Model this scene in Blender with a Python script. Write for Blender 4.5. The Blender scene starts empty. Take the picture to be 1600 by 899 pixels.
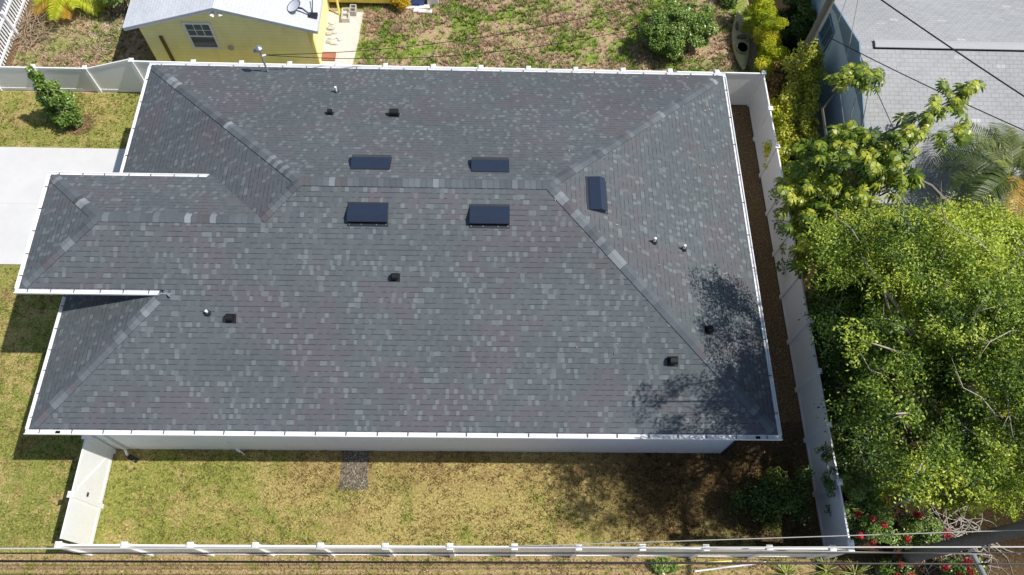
import bpy, bmesh, math, random
import numpy as np
from mathutils import Vector, Matrix
random.seed(7)
rng = np.random.default_rng(11)
scene = bpy.context.scene
col = scene.collection
R = math.radians

# ------------------------------------------------------------------ camera
CP, CYAW, CROLL = 0.4545, -0.0526, 0.0596
CLOC = Vector((-1.1147, -1.9975, 24.0586))
FPX = 1198.13
CM = Matrix.Rotation(CYAW, 3, 'Z') @ Matrix.Rotation(CP, 3, 'X') @ Matrix.Rotation(CROLL, 3, 'Z')
cam = bpy.data.cameras.new('camera')
cam.sensor_width = 36.0
cam.lens = FPX / 1600 * 36
cam.clip_end = 2000
cam.clip_start = 0.1
camo = bpy.data.objects.new('camera', cam)
camo.matrix_world = Matrix.Translation(CLOC) @ CM.to_4x4()
col.objects.link(camo)
scene.camera = camo

def ray(u, w):
    return CM @ Vector(((u - 800) / FPX, (449.5 - w) / FPX, -1.0))
def at(u, w, z=0.0):
    """ground-survey helper: the world point at height z that the photo shows at pixel (u, w)"""
    r = ray(u, w)
    return CLOC + r * ((z - CLOC.z) / r.z)
def on_plane(u, w, a, b, c):
    r = ray(u, w)
    t = (a + b * CLOC.x + c * CLOC.y - CLOC.z) / (r.z - b * r.x - c * r.y)
    return CLOC + r * t

# ------------------------------------------------------------------ light
SAZ, SEL = R(-5.0), R(57.0)
sd = Vector((math.cos(SEL) * math.cos(SAZ), math.cos(SEL) * math.sin(SAZ), math.sin(SEL)))
sl = bpy.data.lights.new('sun', 'SUN')
sl.energy = 4.9
sl.angle = R(0.53)
sl.color = (1.0, 0.965, 0.91)
so = bpy.data.objects.new('sun', sl)
so.rotation_euler = (-sd).to_track_quat('-Z', 'Y').to_euler()
so.location = (30, 0, 40)
col.objects.link(so)
world = bpy.data.worlds.new('World')
scene.world = world
world.use_nodes = True
wn = world.node_tree
wn.nodes.clear()
sky = wn.nodes.new('ShaderNodeTexSky')
sky.sky_type = 'NISHITA'
sky.sun_disc = False
sky.sun_elevation = SEL
sky.sun_rotation = math.pi / 2 - SAZ
bg = wn.nodes.new('ShaderNodeBackground')
bg.inputs['Strength'].default_value = 0.115
wo = wn.nodes.new('ShaderNodeOutputWorld')
wn.links.new(sky.outputs[0], bg.inputs['Color'])
wn.links.new(bg.outputs[0], wo.inputs['Surface'])
scene.view_settings.view_transform = 'Standard'
scene.view_settings.look = 'None'
scene.view_settings.exposure = 0
scene.cycles.max_bounces = 6
scene.cycles.transparent_max_bounces = 6

# ------------------------------------------------------------------ node helpers
class NT:
    def __init__(s, name):
        s.m = bpy.data.materials.new(name)
        s.m.use_nodes = True
        s.t = s.m.node_tree
        s.t.nodes.clear()
        s.out = s.t.nodes.new('ShaderNodeOutputMaterial')
    def n(s, typ, **kw):
        nd = s.t.nodes.new(typ)
        for k, v in kw.items():
            setattr(nd, k, v)
        return nd
    def put(s, sock, v):
        if isinstance(v, bpy.types.NodeSocket):
            s.t.links.new(v, sock)
        elif v is not None:
            if hasattr(sock.default_value, '__len__') and len(sock.default_value) == 4 and len(v) == 3:
                v = (*v, 1)
            sock.default_value = v
    def math(s, op, a, b=None, c=None):
        nd = s.n('ShaderNodeMath', operation=op)
        s.put(nd.inputs[0], a)
        if b is not None: s.put(nd.inputs[1], b)
        if c is not None: s.put(nd.inputs[2], c)
        return nd.outputs[0]
    def mix(s, f, a, b, mode='MIX'):
        nd = s.n('ShaderNodeMix', data_type='RGBA', blend_type=mode)
        s.put(nd.inputs[0], f); s.put(nd.inputs[6], a); s.put(nd.inputs[7], b)
        return nd.outputs[2]
    def noise(s, vec, scale, detail=3, rough=0.55, out=0):
        nd = s.n('ShaderNodeTexNoise')
        s.put(nd.inputs['Vector'], vec)
        nd.inputs['Scale'].default_value = scale
        nd.inputs['Detail'].default_value = detail
        nd.inputs['Roughness'].default_value = rough
        return nd.outputs[out]
    def white(s, vec):
        nd = s.n('ShaderNodeTexWhiteNoise', noise_dimensions='3D')
        s.put(nd.inputs['Vector'], vec)
        return nd.outputs['Value']
    def xyz(s, x, y, z=0.0):
        nd = s.n('ShaderNodeCombineXYZ')
        s.put(nd.inputs[0], x); s.put(nd.inputs[1], y); s.put(nd.inputs[2], z)
        return nd.outputs[0]
    def sep(s, v):
        nd = s.n('ShaderNodeSeparateXYZ'); s.put(nd.inputs[0], v)
        return nd.outputs
    def ramp(s, f, stops, interp='LINEAR'):
        nd = s.n('ShaderNodeValToRGB')
        cr = nd.color_ramp
        cr.interpolation = interp
        while len(cr.elements) < len(stops): cr.elements.new(0.5)
        for e, (p, c) in zip(cr.elements, stops):
            e.position = p
            e.color = (*c, 1) if len(c) == 3 else c
        s.put(nd.inputs[0], f)
        return nd.outputs[0]
    def step(s, f, lo, hi):
        nd = s.n('ShaderNodeMapRange', interpolation_type='SMOOTHSTEP')
        s.put(nd.inputs[0], f); nd.inputs[1].default_value = lo; nd.inputs[2].default_value = hi
        return nd.outputs[0]
    def pos(s):
        return s.n('ShaderNodeNewGeometry').outputs['Position']
    def uv(s):
        return s.n('ShaderNodeTexCoord').outputs['UV']
    def attr(s, name, out='Fac'):
        nd = s.n('ShaderNodeAttribute', attribute_name=name)
        return nd.outputs[out]
    def bump(s, h, strength=0.5, dist=0.02):
        nd = s.n('ShaderNodeBump')
        nd.inputs['Strength'].default_value = strength
        nd.inputs['Distance'].default_value = dist
        s.put(nd.inputs['Height'], h)
        return nd.outputs[0]
    def bsdf(s, color, rough=0.8, spec=0.3, metal=0.0, normal=None):
        nd = s.n('ShaderNodeBsdfPrincipled')
        s.put(nd.inputs['Base Color'], color)
        s.put(nd.inputs['Roughness'], rough)
        s.put(nd.inputs['Specular IOR Level'], spec)
        s.put(nd.inputs['Metallic'], metal)
        if normal is not None: s.put(nd.inputs['Normal'], normal)
        return nd.outputs[0]
    def done(s, sh):
        s.t.links.new(sh, s.out.inputs['Surface'])
        return s.m

M = {}
def plain(name, c, rough=0.6, spec=0.3, metal=0.0, var=0.12, scale=6.0, dirt=None):
    t = NT(name)
    p = t.pos()
    n = t.noise(p, scale, 5, 0.6)
    k = t.math('MULTIPLY_ADD', n, 2 * var, 1 - var)
    cc = t.mix(1.0, c, t.xyz(k, k, k), 'MULTIPLY')
    if dirt:
        d = t.step(t.noise(p, 1.7, 6, 0.7), 0.5, 0.75)
        cc = t.mix(t.math('MULTIPLY', d, dirt[1]), cc, dirt[0])
    M[name] = t.done(t.bsdf(cc, rough, spec, metal, t.bump(t.noise(p, 40, 2), 0.08, 0.01)))
    return M[name]

plain('vinyl', (0.86, 0.86, 0.85), 0.35, 0.45, var=0.03, dirt=((0.62, 0.60, 0.54), 0.22))
plain('gutter_white', (0.82, 0.82, 0.82), 0.35, 0.5, var=0.03, dirt=((0.55, 0.54, 0.5), 0.2))
plain('hanger_grey', (0.09, 0.09, 0.10), 0.5)
plain('stucco', (0.82, 0.82, 0.82), 0.9, 0.15, var=0.05, dirt=((0.5, 0.48, 0.43), 0.2))
plain('black_metal', (0.018, 0.022, 0.030), 0.42, 0.5, var=0.15)
plain('vent_metal', (0.022, 0.032, 0.055), 0.24, 0.5, var=0.12)
plain('matte_black', (0.010, 0.011, 0.013), 0.6, 0.3)
plain('dark_hole', (0.004, 0.004, 0.005), 0.9, 0.05)
plain('pipe_white', (0.8, 0.8, 0.79), 0.4, var=0.03)
plain('steel', (0.42, 0.43, 0.45), 0.38, 0.5, 0.75, var=0.1)
plain('galv', (0.33, 0.35, 0.38), 0.45, 0.5, 0.3, var=0.1)
plain('concrete_pale', (0.60, 0.57, 0.52), 0.9, 0.15, var=0.12, dirt=((0.30, 0.24, 0.18), 0.5))
plain('block_grey', (0.45, 0.43, 0.41), 0.95, 0.1, var=0.15, scale=20)
plain('brick_red', (0.36, 0.15, 0.10), 0.9, 0.1, var=0.2)
plain('bin_blue', (0.03, 0.10, 0.42), 0.4, 0.5)
plain('board_white', (0.78, 0.77, 0.74), 0.6, var=0.08)
plain('wood_old', (0.16, 0.115, 0.075), 0.9, 0.1, var=0.3, scale=9)
plain('pole_brown', (0.21, 0.19, 0.15), 0.9, 0.1, var=0.3, scale=7)
plain('pole_wood', (0.18, 0.175, 0.17), 0.9, 0.1, var=0.3, scale=7)
plain('bark', (0.20, 0.185, 0.16), 0.9, 0.1, var=0.3, scale=14)
plain('bark_pale', (0.40, 0.36, 0.30), 0.9, 0.1, var=0.25, scale=14)
plain('twig', (0.36, 0.27, 0.18), 0.9, 0.1, var=0.3, scale=10)
plain('cable_black', (0.012, 0.012, 0.013), 0.5)
plain('cable_grey', (0.52, 0.50, 0.46), 0.5)
plain('kayak_tan', (0.42, 0.36, 0.17), 0.45, 0.4, var=0.18, dirt=((0.15, 0.12, 0.06), 0.5))
plain('yellow_trim', (0.80, 0.68, 0.24), 0.7, 0.2, var=0.06)
plain('brown_board', (0.17, 0.10, 0.035), 0.8, var=0.2)
plain('blue_trim', (0.15, 0.24, 0.33), 0.6, var=0.08)
plain('roof_edge_white', (0.62, 0.64, 0.68), 0.5, var=0.05)
plain('ridge_grey', (0.42, 0.425, 0.43), 0.8, 0.2, var=0.08)
plain('stone_white', (0.62, 0.60, 0.58), 0.9, 0.1, var=0.15)

def glass_mat():
    t = NT('window_glass')
    M['glass'] = t.done(t.bsdf((0.085, 0.115, 0.15), 0.08, 0.6))
glass_mat()

def siding(name, c, pitch, low, lines=0.35):
    t = NT(name)
    p = t.pos()
    z = t.sep(p)[2]
    f = t.math('FRACT', t.math('DIVIDE', z, pitch))
    ln = t.step(f, 0.0, 0.16)
    n = t.noise(p, 2.2, 5, 0.65)
    k = t.math('MULTIPLY_ADD', n, 0.3, 0.85)
    cc = t.mix(1.0, c, t.xyz(k, k, k), 'MULTIPLY')
    st = t.step(t.noise(t.xyz(t.sep(p)[0], t.sep(p)[1], t.math('MULTIPLY', z, 0.3)), 3.0, 4), 0.52, 0.8)
    cc = t.mix(t.math('MULTIPLY', st, 0.35), cc, low)
    cc = t.mix(t.math('MULTIPLY', t.math('SUBTRACT', 1.0, ln), lines), cc, tuple(x * 0.3 for x in c))
    M[name] = t.done(t.bsdf(cc, 0.7, 0.25, 0, t.bump(f, 0.4, 0.012)))
siding('yellow_siding', (0.95, 0.88, 0.44), 0.165, (0.72, 0.61, 0.20), 0.22)
siding('yellow_wall', (0.80, 0.64, 0.14), 0.6, (0.5, 0.38, 0.08), 0.1)
siding('blue_siding', (0.46, 0.565, 0.63), 0.2, (0.34, 0.43, 0.48), 0.12)
siding('blue_dark_siding', (0.17, 0.25, 0.32), 0.2, (0.13, 0.2, 0.26), 0.12)

def shingle(name, dark, mid, light, purple, row=0.143, tab=0.100, p_light=0.86, regular=False, line=0.55, tintamt=0.8, linew=0.16):
    t = NT(name)
    uv = t.uv()
    u, v, _ = t.sep(uv)
    rr = t.math('DIVIDE', v, row)
    r = t.math('FLOOR', rr)
    fv = t.math('FRACT', rr)
    if regular:
        off = t.math('MULTIPLY', r, 0.5)
    else:
        off = t.math('MULTIPLY', t.white(t.xyz(r, 3.7, 1.3)), 40.0)
    tt = t.math('ADD', t.math('DIVIDE', u, tab), off)
    if not regular:
        nz = t.noise(t.xyz(t.math('MULTIPLY', tt, 0.9), t.math('MULTIPLY', r, 7.31), 0.0), 1.0, 0)
        tt = t.math('ADD', tt, t.math('MULTIPLY', nz, 0.8))
    c = t.math('FLOOR', tt)
    ft = t.math('FRACT', tt)
    r1 = t.white(t.xyz(c, r, 0.5))
    r2 = t.white(t.xyz(c, r, 9.5))
    r3 = t.white(t.xyz(c, r, 17.5))
    p = t.pos()
    cc = t.mix(r1, dark, mid)
    big = t.step(t.noise(p, 0.55, 3, 0.6), 0.42, 0.66)
    pr_ = t.math('MULTIPLY', t.math('MULTIPLY_ADD', t.white(t.xyz(c, r, 27.5)), 0.6, 0.4), big)
    cc = t.mix(t.math('MULTIPLY', pr_, tintamt), cc, purple)
    isl = t.math('GREATER_THAN', r2, p_light)
    lam = t.math('MULTIPLY', isl, t.math('MULTIPLY_ADD', r3, 0.55, 0.45))
    cc = t.mix(lam, cc, light)
    g = t.noise(p, 55, 3, 0.7)
    k = t.math('MULTIPLY_ADD', g, 0.55, 0.72)
    wv = t.math('MULTIPLY_ADD', t.noise(p, 0.35, 3), 0.35, 0.82)
    k = t.math('MULTIPLY', k, wv)
    cc = t.mix(1.0, cc, t.xyz(k, k, k), 'MULTIPLY')
    low = t.math('SUBTRACT', 1.0, t.step(fv, 0.03, linew))  # shadow below each course edge, painted as a dark line
    if regular:
        joint = t.math('LESS_THAN', t.math('ABSOLUTE', t.math('SUBTRACT', ft, 0.5)), 0.035)
        lo = t.math('MAXIMUM', low, t.math('MULTIPLY', joint, 0.9))
        hgt = t.math('SUBTRACT', t.math('SUBTRACT', 1.0, fv), t.math('MULTIPLY', joint, 0.6))
    else:
        tooth = t.math('GREATER_THAN', r3, 0.42)
        lo = t.math('MULTIPLY', low, t.math('MULTIPLY_ADD', tooth, 0.85, 0.15))
        hgt = t.math('MULTIPLY_ADD', tooth, -0.5, t.math('SUBTRACT', 1.0, fv))
    wob = t.math('MULTIPLY_ADD', t.noise(p, 1.3, 2), 0.8, 0.5)
    cc = t.mix(t.math('MULTIPLY', t.math('MULTIPLY', lo, wob), line), cc, tuple(x * 0.22 for x in dark))
    M[name] = t.done(t.bsdf(cc, 0.9, 0.12, 0, t.bump(hgt, 0.25, 0.012)))
shingle('shingle_charcoal', (0.094, 0.107, 0.115), (0.112, 0.127, 0.134), (0.160, 0.181, 0.186), (0.120, 0.104, 0.117), line=0.95)
shingle('shingle_grey', (0.345, 0.35, 0.35), (0.40, 0.405, 0.405), (0.52, 0.52, 0.52), (0.37, 0.375, 0.375), row=0.15, tab=0.29, p_light=0.985, regular=True, line=0.45, linew=0.14)
shingle('shingle_white', (0.56, 0.58, 0.61), (0.62, 0.64, 0.67), (0.70, 0.72, 0.74), (0.58, 0.60, 0.63), row=0.14, tab=0.3, p_light=0.98, regular=True, line=0.3)

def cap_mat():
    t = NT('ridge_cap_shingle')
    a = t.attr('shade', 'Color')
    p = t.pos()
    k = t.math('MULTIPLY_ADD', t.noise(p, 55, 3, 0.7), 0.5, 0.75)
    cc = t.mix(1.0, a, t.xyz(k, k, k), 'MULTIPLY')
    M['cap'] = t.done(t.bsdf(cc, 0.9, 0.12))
cap_mat()

def grass_colour(t, p, kind):
    big = t.noise(p, 0.55, 4, 0.6)
    med = t.noise(p, 2.3, 4, 0.65)
    fine = t.noise(p, 16, 4, 0.7)
    px_, py_, _z = t.sep(p)
    if kind == 'lawn':
        base = t.ramp(fine, [(0.30, (0.19, 0.15, 0.05)), (0.47, (0.53, 0.44, 0.17)), (0.68, (0.85, 0.74, 0.36))])
        green = t.ramp(fine, [(0.3, (0.12, 0.155, 0.03)), (0.50, (0.32, 0.37, 0.085)), (0.70, (0.56, 0.58, 0.18))])
        west = t.math('MULTIPLY', t.step(t.math('MULTIPLY', px_, -1.0), 4.0, 11.0), 0.08)
        f = t.math('MULTIPLY', t.step(t.math('ADD', west, t.math('ADD', t.math('MULTIPLY', big, 0.5), t.math('MULTIPLY', med, 0.5))), 0.48, 0.62), 0.85)
        c = t.mix(f, base, green)
        tan = t.ramp(fine, [(0.3, (0.26, 0.16, 0.07)), (0.7, (0.66, 0.46, 0.24))])
        near = t.math('MULTIPLY', t.math('MULTIPLY', t.step(py_, 2.2, 3.4), t.math('LESS_THAN', py_, 4.6)), t.math('MULTIPLY', t.step(px_, -9.0, -6.0), 0.75))
        tf = t.math('MAXIMUM', t.math('MULTIPLY', t.step(t.noise(t.xyz(px_, py_, 5.0), 0.8, 3), 0.55, 0.72), 0.45), t.math('MULTIPLY', near, t.step(med, 0.35, 0.6)))
        c = t.mix(tf, c, tan)
        dirt = t.ramp(fine, [(0.3, (0.055, 0.036, 0.018)), (0.7, (0.24, 0.155, 0.085))])  # bare brown soil, also darkened to paint in part of the tree shade
        dirt_shade = t.math('MULTIPLY', t.math('MULTIPLY', t.step(px_, 1.0, 4.0), t.math('LESS_THAN', py_, 4.6)), t.step(t.math('ADD', t.math('MULTIPLY', t.step(px_, 6.2, 8.2), 0.5), t.math('ADD', t.math('MULTIPLY', py_, 0.22), med)), 0.66, 0.95))
        c = t.mix(t.math('MULTIPLY', dirt_shade, 0.9), c, dirt)
    elif kind == 'yard':
        base = t.ramp(fine, [(0.30, (0.32, 0.21, 0.14)), (0.5, (0.56, 0.41, 0.28)), (0.72, (0.74, 0.58, 0.44))])
        green = t.ramp(fine, [(0.3, (0.085, 0.15, 0.02)), (0.52, (0.25, 0.36, 0.06)), (0.72, (0.46, 0.54, 0.15))])
        f = t.step(t.math('ADD', t.math('MULTIPLY', big, 0.5), t.math('MULTIPLY', med, 0.5)), 0.44, 0.57)
        f = t.math('MULTIPLY', f, t.math('SUBTRACT', 1.0, t.math('MULTIPLY', t.step(t.math('MULTIPLY', px_, -1.0), 13.0, 15.0), 0.35)))
        c = t.mix(f, base, green)
    elif kind == 'strip':
        base = t.ramp(fine, [(0.30, (0.20, 0.13, 0.06)), (0.5, (0.46, 0.34, 0.18)), (0.72, (0.70, 0.56, 0.35))])
        green = t.ramp(fine, [(0.3, (0.16, 0.16, 0.035)), (0.6, (0.38, 0.36, 0.11))])
        c = t.mix(t.math('MULTIPLY', t.step(med, 0.48, 0.62), 0.75), base, green)
    else:
        c = t.ramp(fine, [(0.28, (0.050, 0.034, 0.020)), (0.5, (0.135, 0.090, 0.052)), (0.75, (0.30, 0.21, 0.13))])
        c = t.mix(t.math('MULTIPLY', t.step(med, 0.52, 0.68), 0.5), c, (0.10, 0.085, 0.035))
        kk = t.math('SUBTRACT', 1.0, t.math('MULTIPLY', t.math('MULTIPLY', t.step(px_, 8.9, 9.2), t.step(py_, 0.4, 1.4)), 0.65))  # soil under the trees darkened, their shade painted into its colour
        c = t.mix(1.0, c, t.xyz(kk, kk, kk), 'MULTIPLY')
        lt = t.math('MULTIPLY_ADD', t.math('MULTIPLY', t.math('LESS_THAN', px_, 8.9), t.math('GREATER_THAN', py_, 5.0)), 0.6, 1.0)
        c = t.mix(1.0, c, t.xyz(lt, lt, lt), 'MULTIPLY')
    return c, fine
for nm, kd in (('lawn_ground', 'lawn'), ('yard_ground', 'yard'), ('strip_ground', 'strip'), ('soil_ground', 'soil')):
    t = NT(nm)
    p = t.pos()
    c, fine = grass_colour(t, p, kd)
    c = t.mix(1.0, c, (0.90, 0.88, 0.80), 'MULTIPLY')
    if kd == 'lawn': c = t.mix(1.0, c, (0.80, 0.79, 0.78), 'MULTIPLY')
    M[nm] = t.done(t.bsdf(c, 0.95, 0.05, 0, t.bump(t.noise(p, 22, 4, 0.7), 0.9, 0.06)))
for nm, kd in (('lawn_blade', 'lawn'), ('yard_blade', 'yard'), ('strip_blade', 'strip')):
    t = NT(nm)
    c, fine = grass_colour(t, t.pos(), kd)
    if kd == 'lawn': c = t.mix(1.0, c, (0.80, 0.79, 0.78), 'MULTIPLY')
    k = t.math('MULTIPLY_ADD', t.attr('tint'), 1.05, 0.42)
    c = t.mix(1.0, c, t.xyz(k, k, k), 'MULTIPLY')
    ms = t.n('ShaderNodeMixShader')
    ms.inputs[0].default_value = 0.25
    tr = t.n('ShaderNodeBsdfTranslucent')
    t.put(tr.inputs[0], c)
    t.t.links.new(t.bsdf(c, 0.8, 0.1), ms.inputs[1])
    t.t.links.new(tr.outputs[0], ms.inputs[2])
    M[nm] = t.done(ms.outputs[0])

def drive_mat():
    t = NT('driveway_concrete')
    p = t.pos()
    k = t.math('MULTIPLY_ADD', t.noise(p, 1.1, 6, 0.7), 0.26, 0.86)
    c = t.mix(1.0, (0.60, 0.595, 0.585), t.xyz(k, k, k), 'MULTIPLY')
    y = t.sep(p)[1]
    j = t.math('LESS_THAN', t.math('ABSOLUTE', t.math('SUBTRACT', y, 12.85)), 0.014)
    c = t.mix(t.math('MULTIPLY', j, 0.6), c, (0.5, 0.49, 0.46))
    M['drive'] = t.done(t.bsdf(c, 0.85, 0.2, 0, t.bump(t.noise(p, 60, 3), 0.15, 0.01)))
drive_mat()
def gravel_mat():
    t = NT('gravel_stones')
    p = t.pos()
    vo = t.n('ShaderNodeTexVoronoi')
    t.put(vo.inputs['Vector'], p)
    vo.inputs['Scale'].default_value = 28
    c = t.ramp(t.sep(vo.outputs['Color'])[0], [(0.0, (0.09, 0.075, 0.055)), (0.6, (0.19, 0.16, 0.12)), (0.93, (0.28, 0.24, 0.18)), (1.0, (0.5, 0.47, 0.42))])
    M['gravel'] = t.done(t.bsdf(c, 0.9, 0.1, 0, t.bump(vo.outputs['Distance'], 1.0, 0.03)))
gravel_mat()
plain('asphalt_grey', (0.13, 0.135, 0.15), 0.95, 0.1, var=0.15, scale=20)

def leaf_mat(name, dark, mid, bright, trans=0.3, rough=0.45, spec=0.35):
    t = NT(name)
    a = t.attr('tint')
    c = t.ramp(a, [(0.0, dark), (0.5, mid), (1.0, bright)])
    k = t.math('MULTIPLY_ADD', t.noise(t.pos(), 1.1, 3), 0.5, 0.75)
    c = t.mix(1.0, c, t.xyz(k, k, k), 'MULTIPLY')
    ms = t.n('ShaderNodeMixShader')
    ms.inputs[0].default_value = trans
    tr = t.n('ShaderNodeBsdfTranslucent')
    t.put(tr.inputs[0], t.mix(1.0, c, (1.0, 1.0, 0.55), 'MULTIPLY'))
    t.t.links.new(t.bsdf(c, rough, spec), ms.inputs[1])
    t.t.links.new(tr.outputs[0], ms.inputs[2])
    M[name] = t.done(ms.outputs[0])
leaf_mat('leaf_broad', (0.05, 0.11, 0.01), (0.29, 0.4, 0.03), (0.72, 0.75, 0.09), 0.34)
leaf_mat('leaf_olive', (0.034, 0.08, 0.01), (0.2, 0.31, 0.034), (0.6, 0.68, 0.1), 0.34)
leaf_mat('leaf_umbrella', (0.045, 0.095, 0.01), (0.17, 0.25, 0.02), (0.6, 0.58, 0.07), 0.25, 0.38, 0.4)
leaf_mat('leaf_gloss', (0.055, 0.11, 0.014), (0.17, 0.28, 0.045), (0.4, 0.5, 0.15), 0.25, 0.33, 0.5)
leaf_mat('leaf_dark', (0.02, 0.045, 0.008), (0.07, 0.12, 0.018), (0.2, 0.28, 0.05), 0.25, 0.4, 0.4)
leaf_mat('leaf_gold', (0.22, 0.3, 0.018), (0.54, 0.6, 0.03), (0.85, 0.78, 0.06), 0.4)
leaf_mat('leaf_vine', (0.24, 0.28, 0.03), (0.54, 0.55, 0.07), (0.75, 0.72, 0.16), 0.3)
leaf_mat('leaf_drybrown', (0.14, 0.07, 0.02), (0.30, 0.17, 0.05), (0.46, 0.30, 0.10), 0.25)
leaf_mat('leaf_strap', (0.08, 0.13, 0.015), (0.22, 0.28, 0.05), (0.46, 0.48, 0.14), 0.25)
leaf_mat('leaf_palm', (0.025, 0.045, 0.01), (0.085, 0.125, 0.022), (0.34, 0.38, 0.08), 0.25)
leaf_mat('leaf_orange', (0.42, 0.22, 0.02), (0.62, 0.36, 0.04), (0.72, 0.48, 0.12), 0.3)
leaf_mat('petal_red', (0.25, 0.010, 0.018), (0.48, 0.018, 0.035), (0.62, 0.05, 0.09), 0.3)
leaf_mat('petal_yellow', (0.45, 0.30, 0.01), (0.70, 0.48, 0.015), (0.8, 0.6, 0.04), 0.3)
leaf_mat('litter', (0.10, 0.055, 0.028), (0.34, 0.22, 0.13), (0.62, 0.47, 0.34), 0.1, 0.8, 0.1)

# ------------------------------------------------------------------ object helpers
BASE = {}
def tag(o, label=None, cat=None, group=None, kind=None):
    if label: o['label'] = label
    if cat: o['category'] = cat
    if group: o['group'] = group
    if kind: o['kind'] = kind
    return o
def empty(name, loc, label=None, cat=None, group=None):
    o = bpy.data.objects.new(name, None)
    o.location = loc
    o.empty_display_size = 0.3
    col.objects.link(o)
    BASE[o.name] = Vector(loc)
    return tag(o, label, cat, group)
def base_of(o):
    while o is not None:
        if o.name in BASE: return BASE[o.name]
        o = o.parent
    return Vector((0, 0, 0))
def link(name, me, mat, parent=None, loc=None):
    o = bpy.data.objects.new(name, me)
    if mat is not None and not me.materials: me.materials.append(mat)
    col.objects.link(o)
    if parent is not None: o.parent = parent
    if loc is not None: o.location = loc
    return o

class MB:
    """collects shapes in world coordinates; build() links them as one mesh object, stored relative to its thing's base"""
    def __init__(s):
        s.v, s.f, s.uv, s.sh = [], [], [], []
    def face(s, pts, uv=None, shade=None):
        b = len(s.v)
        s.v += [tuple(p) for p in pts]
        s.f.append(tuple(range(b, b + len(pts))))
        s.uv.append(uv); s.sh.append(shade)
    def poly(s, V, F, shade=None):
        b = len(s.v)
        s.v += [tuple(p) for p in V]
        for f in F:
            s.f.append(tuple(b + i for i in f)); s.uv.append(None); s.sh.append(shade)
        return s
    def box(s, x0, x1, y0, y1, z0, z1):
        V = [(x, y, z) for z in (z0, z1) for y in (y0, y1) for x in (x0, x1)]
        return s.poly(V, [(0, 2, 3, 1), (4, 5, 7, 6), (0, 1, 5, 4), (2, 6, 7, 3), (0, 4, 6, 2), (1, 3, 7, 5)])
    def obox(s, o, a, b, c, sa, sb, sc, ca=0, cb=0, cc=0):
        """box centred at o + offsets along unit axes a,b,c with sizes"""
        o = Vector(o) + a * ca + b * cb + c * cc
        V = [o + a * (i * sa / 2) + b * (j * sb / 2) + c * (k * sc / 2) for k in (-1, 1) for j in (-1, 1) for i in (-1, 1)]
        return s.poly(V, [(0, 2, 3, 1), (4, 5, 7, 6), (0, 1, 5, 4), (2, 6, 7, 3), (0, 4, 6, 2), (1, 3, 7, 5)])
    def extrude(s, prof, p0, p1, a, b):
        """profile points (da, db) swept from p0 to p1, closed with caps"""
        n = len(prof)
        V = [Vector(P) + a * x + b * y for P in (p0, p1) for x, y in prof]
        F = [(i, (i + 1) % n, n + (i + 1) % n, n + i) for i in range(n)]
        F += [tuple(range(n - 1, -1, -1)), tuple(range(n, 2 * n))]
        return s.poly(V, F)
    def tube(s, pts, rad, sides=8, caps=True):
        pts = [Vector(p) for p in pts]
        n = len(pts)
        if not hasattr(rad, '__len__'): rad = [rad] * n
        V, F = [], []
        ref = None
        for i, p in enumerate(pts):
            d = (pts[min(i + 1, n - 1)] - pts[max(i - 1, 0)]).normalized()
            if ref is None:
                ref = Vector((0, 0, 1)) if abs(d.z) < 0.9 else Vector((1, 0, 0))
            x = d.cross(ref).normalized(); y = x.cross(d).normalized()
            ref = y
            for k in range(sides):
                a = 2 * math.pi * k / sides
                V.append(p + (x * math.cos(a) + y * math.sin(a)) * rad[i])
        for i in range(n - 1):
            for k in range(sides):
                a, b = i * sides + k, i * sides + (k + 1) % sides
                F.append((a, b, b + sides, a + sides))
        if caps:
            F.append(tuple(range(sides - 1, -1, -1)))
            F.append(tuple((n - 1) * sides + k for k in range(sides)))
        return s.poly(V, F)
    def build(s, name, mat, parent=None, smooth=False, origin=None):
        o0 = base_of(parent) if origin is None else Vector(origin)
        me = bpy.data.meshes.new(name)
        me.from_pydata([(x - o0.x, y - o0.y, z - o0.z) for x, y, z in s.v], [], s.f)
        if any(u is not None for u in s.uv):
            L = me.uv_layers.new(name='uv')
            i = 0
            for f, u in zip(s.f, s.uv):
                for k in range(len(f)):
                    if u is not None: L.data[i].uv = u[k]
                    i += 1
        if any(c is not None for c in s.sh):
            A = me.color_attributes.new('shade', 'FLOAT_COLOR', 'CORNER')
            i = 0
            for f, c in zip(s.f, s.sh):
                for k in range(len(f)):
                    A.data[i].color = (*(c or (0.1, 0.1, 0.1)), 1)
                    i += 1
        if smooth:
            me.polygons.foreach_set('use_smooth', [True] * len(me.polygons))
        o = link(name, me, mat, parent)
        if parent is None: o.location = o0
        return o

def np_mesh(name, V, nper, mat, parent=None, tint=None, origin=None):
    """V (N*nper,3): N separate faces of nper corners"""
    o0 = np.array(base_of(parent) if origin is None else origin, dtype=float)
    V = (np.asarray(V) - o0).astype(np.float32)
    nv = len(V); nf = nv // nper
    me = bpy.data.meshes.new(name)
    me.vertices.add(nv)
    me.vertices.foreach_set('co', V.ravel())
    me.loops.add(nv)
    me.loops.foreach_set('vertex_index', np.arange(nv, dtype=np.int32))
    me.polygons.add(nf)
    me.polygons.foreach_set('loop_start', np.arange(0, nv, nper, dtype=np.int32))
    me.polygons.foreach_set('loop_total', np.full(nf, nper, dtype=np.int32))
    if tint is not None:
        a = me.attributes.new('tint', 'FLOAT', 'FACE')
        a.data.foreach_set('value', np.clip(tint, 0, 1).astype(np.float32))
    me.update(calc_edges=True)
    o = link(name, me, mat, parent)
    if parent is None: o.location = tuple(o0)
    return o

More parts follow.
